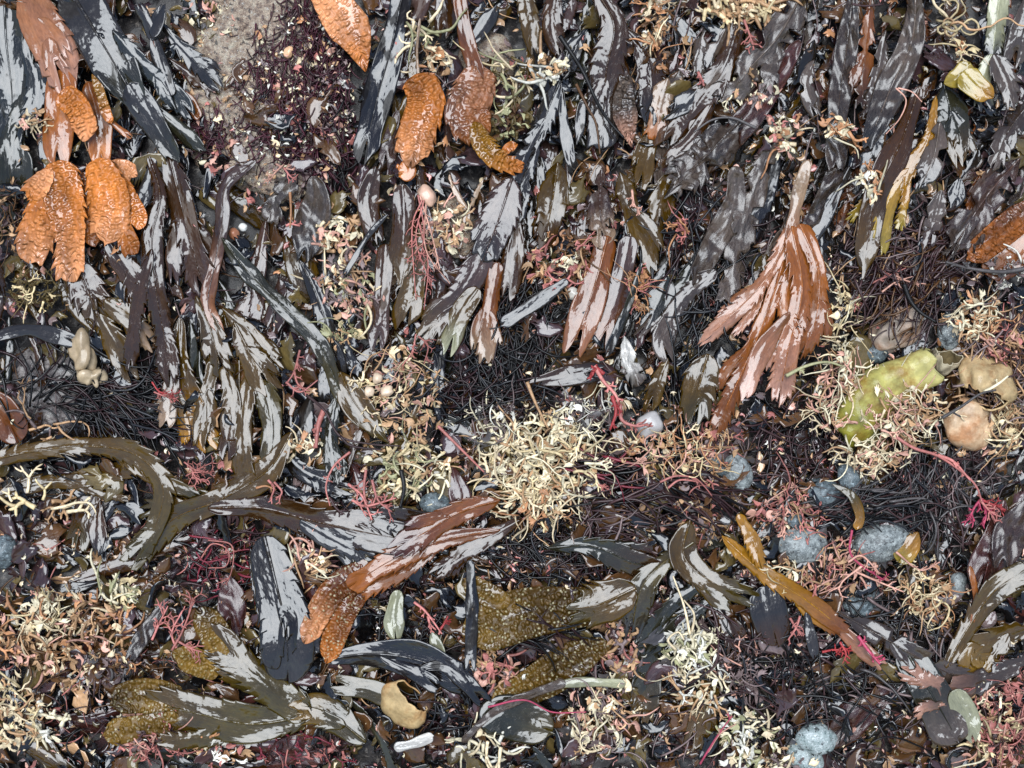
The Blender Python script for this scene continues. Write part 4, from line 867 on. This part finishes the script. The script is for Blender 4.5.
threads('dense black hair like weed hanging in the middle', 'black_hair_weed', [
 (505,350,52,48,210,'black plum black steel',1.0,90,(10,24),dn,.55,.03),
 (500,400,70,24,90,'black plum steel',1.1,80,(14,26),.1,.5,.04),
 (500,292,30,22,60,'black plum',1.0,60,(10,20),dn,.5,.03)], 62)
threads('whorl of black thread weed at the left', 'black_hair_weed', [
 (140,412,56,34,170,'black plum steel',1.2,110,(10,22),.5,.35,.02),
 (60,380,56,40,40,'black plum',1.3,90,(20,26),.2,.9,.03),
 (90,480,30,16,30,'black',1.2,70,(14,22),.4,.6,.03)], 63)
threads('arching maroon threads right of the cream tangle', 'maroon_thread_weed', [
 (618,470,36,14,26,'plum mauve black mauve crim',1.5,90,(20,32),.2,.16,.012),
 (630,498,40,14,26,'plum mauve black',1.4,100,(18,30),-.1,.25,.02),
 (700,506,36,24,46,'plum mauve black',1.5,110,(16,28),.55,.2,.01),
 (610,530,40,16,44,'plum mauve lil',1.3,80,(14,26),-.3,.5,.04)], 64)
threads('long glossy black threads looping at lower right', 'black_loop_weed', [
 (800,660,100,80,120,'black steel black mauve',1.2,150,(12,28),.5,.7,.014),
 (770,690,60,60,120,'black steel lil mauve',.9,60,(10,24),N,0,.05),
 (900,660,60,60,60,'steel grey black lil',1.3,110,(18,32),.9,.9,.02)], 65)
threads('grey black thread bundle between pebbles and magenta weed', 'grey_thread_weed', [
 (884,504,50,18,130,'steel grey black mauve',1.2,90,(16,30),-.15,.35,.02),
 (930,500,30,44,110,'steel black mauve grey',1.2,80,(14,28),dn-.1,.35,.02),
 (960,470,50,30,70,'mauve grey plum lil',1.0,70,(14,28),N,0,.04)], 66)
threads('mauve brown thread mat above the bladders', 'mauve_thread_weed', [
 (900,262,66,36,330,'mauve plum lil brown mauve',1.0,60,(10,26),2.4,.5,.03),
 (900,310,44,34,120,'mauve plum brown',1.1,60,(22,38),dn+.4,.6,.03),
 (1000,370,34,60,190,'mauve lil brown tan',1.0,60,(14,34),N,0,.04),
 (820,440,60,40,160,'plum black mauve',1.1,70,(8,20),N,0,.03)], 67)
threads('black and lilac threads left of the white knot and under the fan', 'black_thread_weed', [
 (560,560,60,26,150,'black plum steel',1.1,70,(10,24),N,0,.04),
 (540,634,44,16,60,'black steel plum',1.2,70,(24,34),.3,.35,.02),
 (400,620,60,44,120,'black plum steel brown',1.1,60,(8,20),N,0,.04),
 (460,720,60,44,110,'black plum steel',1.1,60,(8,20),N,0,.04),
 (690,300,60,60,60,'black steel',1.4,90,(16,28),dn+.2,.4,.03),
 (700,240,40,60,60,'black steel plum',1.2,80,(20,30),dn,.5,.03),
 (670,430,24,46,70,'black',1.2,80,(10,20),dn,.2,.01),
 (700,395,10,30,50,'black',1.1,70,(10,20),dn+.1,.2,.01),
 (225,560,40,34,110,'black plum mauve crim',1.1,60,(10,22),N,0,.05)], 68)
# purple moss on the rock
threads('purple black moss hanging over the pale rock', 'purple_moss', [
 (292,100,56,92,1000,'moss moss mauve moss plum',.8,26,(8,19),dn,.7,.07),
 (300,60,50,60,300,'moss mauve moss',.8,34,(10,20),dn,.4,.05),
 (318,150,40,52,420,'moss plum black moss',.9,40,(9,17),dn,.4,.05),
 (225,135,30,34,220,'moss mauve moss',.8,24,(8,16),dn,.8,.09),
 (252,60,20,50,150,'plum mauve',.8,24,(12,17),dn,.8,.09)], 69, M_tuft)
r = np.random.default_rng(70); mb = MB()
flakes(mb, 288, 105, 66, 95, 420, 'pale lil white lil tan grey lil', r, (2, 6), (15, 21), (.5, .9))
setp(mb.build('lime_flakes', M_tuft, sh3(288, 105, 0)), 'pale lime flakes caught in the purple moss', 'crust', None, 'stuff')
r = np.random.default_rng(75); mb = MB()
flakes(mb, 216, 50, 40, 62, 160, 'pale cream pink tan grey oliv', r, (3, 10), (12, 17), (.5, .9))
flakes(mb, 272, 110, 76, 105, 260, 'pale cream pink lil tan rose', r, (4, 11), (12, 17), (.5, .9))
setp(mb.build('crust_flakes', M_tuft, sh3(250, 90, 0)), 'cream and pink crust flakes on the pale rock', 'crust', None, 'stuff')
# loose litter
r = np.random.default_rng(71)
def litter(label, zs, name='weed_litter'):
    mb = MB()
    for (cx, cy, rx, ry, n, pal, size, h) in zs: flakes(mb, cx, cy, rx, ry, n, pal, r, size, h, rect=True)
    setp(mb.build(name, frond_mat(.9, False, False, False, .6), sh3(cx, cy, 0)), label, 'litter', None, 'stuff')
litter('dark shreds and crumbs of broken weed covering the bank', [
 (512,384,560,430,1500,'black plum brown black oliv mauve',(8,26),(-3,11)),
 (512,384,560,430,900,'black brown oliv brown mauve black',(18,48),(-2,10)),
 (512,620,560,190,420,'black brown oliv tan mauve black',(16,44),(2,14)),
 (512,384,560,430,700,'tan lil brown rose mauve oliv pink',(4,12),(4,17)),
 (780,560,250,220,500,'mauve lil rose tan black grey pink brown',(4,12),(6,19)),
 (330,590,340,190,300,'tan brown rose black oliv lil',(4,12),(6,19)),
 (800,150,240,160,420,'grey lil brown mauve tan black',(5,16),(8,20)),
 (600,300,240,130,300,'tan brown rose black lil cream',(4,12),(6,18)),
 (800,640,240,130,150,'black brown black mauve grey lil',(14,40),(10,25)),
 (470,620,260,150,110,'black brown black oliv mauve',(14,40),(8,22)),
 (600,440,420,60,120,'black brown tan oliv mauve lil',(10,28),(8,22)),
 (480,600,500,170,240,'black brown oliv brown black mauve',(20,48),(14,25)),
 (512,200,540,220,260,'black brown oliv brown black mauve',(20,44),(10,24)),
 (512,150,540,190,420,'tan brown rose black oliv pink orange lil',(4,13),(10,24)),
 (512,620,540,170,700,'tan brown rose mauve oliv pink lil cream brown',(3,10),(8,22))])
litter('cream and pink crumbs of shell and weed scattered all over', [
 (512,384,540,400,420,'pale cream pink tan white coral',(2.5,6),(10,24)),
 (620,480,200,120,260,'pale cream pink tan coral orange',(2.5,7),(12,26)),
 (900,420,130,170,240,'pale cream pink tan lil',(2.5,7),(12,28)),
 (120,640,130,120,200,'pale cream pink tan orange',(2.5,7),(12,26)),
 (740,640,280,120,260,'pale cream pink lil white',(2.5,7),(12,26))], 'crumb_litter')

# ================================================================== ground sheet
def axis(a, b, f, far): 
    c = np.arange(a, b+1, f); lo = a-np.geomspace(20, far, 14)[::-1]; hi = b+np.geomspace(20, far, 14); return np.r_[lo, c, hi]
gx = axis(-700, 700, 7, 5000); gy = axis(-560, 560, 7, 5000)
GX, GY = np.meshgrid(gx, gy); r = np.random.default_rng(5)
gz = H(GX, GY)-9+r.normal(size=GX.shape)*1.6
V = np.stack([GX, GY, gz], -1).reshape(-1, 3); w_ = len(gx)
i = np.arange(len(gy)-1)[:, None]*w_; j = np.arange(w_-1)[None]
F = np.stack([i+j, i+j+1, i+w_+j+1, i+w_+j], -1).reshape(-1, 4)
mb = MB(); mb.add(V, F, (.03,.03,.03)); setp(mb.build('ground', M_dark, np.zeros(3)), None, None, None, 'structure')

# ================================================================== camera, light
cam = bpy.data.objects.new('camera', bpy.data.cameras.new('camera')); COL.objects.link(cam)
cam.location = world(np.array([0, 0, D])); cam.rotation_euler = (TILT, 0, 0)
cam.data.sensor_width = 36; cam.data.lens = 36*D/1024; cam.data.clip_start = .01; cam.data.clip_end = 100
scene.camera = cam
SUN_N = (-.08, .22)       # sun direction, offset from the bank's normal (right, up the bank)
v = np.array([SUN_N[0], SUN_N[1], 1.0]); v /= np.linalg.norm(v)
wx, wy, wz = v[0], v[1]*CT-v[2]*ST_, v[1]*ST_+v[2]*CT
elev = math.asin(wz); az = math.atan2(wx, wy)
sun = bpy.data.objects.new('sun', bpy.data.lights.new('sun', 'SUN')); COL.objects.link(sun)
from mathutils import Vector
sun.rotation_euler = Vector((wx, wy, wz)).to_track_quat('Z', 'Y').to_euler()
sun.data.energy = 1.5; sun.data.angle = R(50); sun.data.color = (.90, .955, 1)
wd = bpy.data.worlds.new('World'); scene.world = wd; wd.use_nodes = True; nt = wd.node_tree; nt.nodes.clear()
sk = nt.nodes.new('ShaderNodeTexSky'); sk.sky_type = 'NISHITA'; sk.sun_disc = False; sk.sun_elevation = elev; sk.sun_rotation = az
sk.air_density = 1.0; sk.dust_density = 1.0
bgn = nt.nodes.new('ShaderNodeBackground'); bgn.inputs[1].default_value = .05; wo = nt.nodes.new('ShaderNodeOutputWorld')
nt.links.new(sk.outputs[0], bgn.inputs[0]); nt.links.new(bgn.outputs[0], wo.inputs[0])
scene.view_settings.view_transform = 'Standard'; scene.view_settings.look = 'None'; scene.view_settings.gamma = 1
scene.view_settings.exposure = 1.35
scene.cycles.max_bounces = 4; scene.cycles.diffuse_bounces = 1; scene.cycles.glossy_bounces = 2; scene.cycles.transmission_bounces = 2
scene.cycles.use_denoising = True
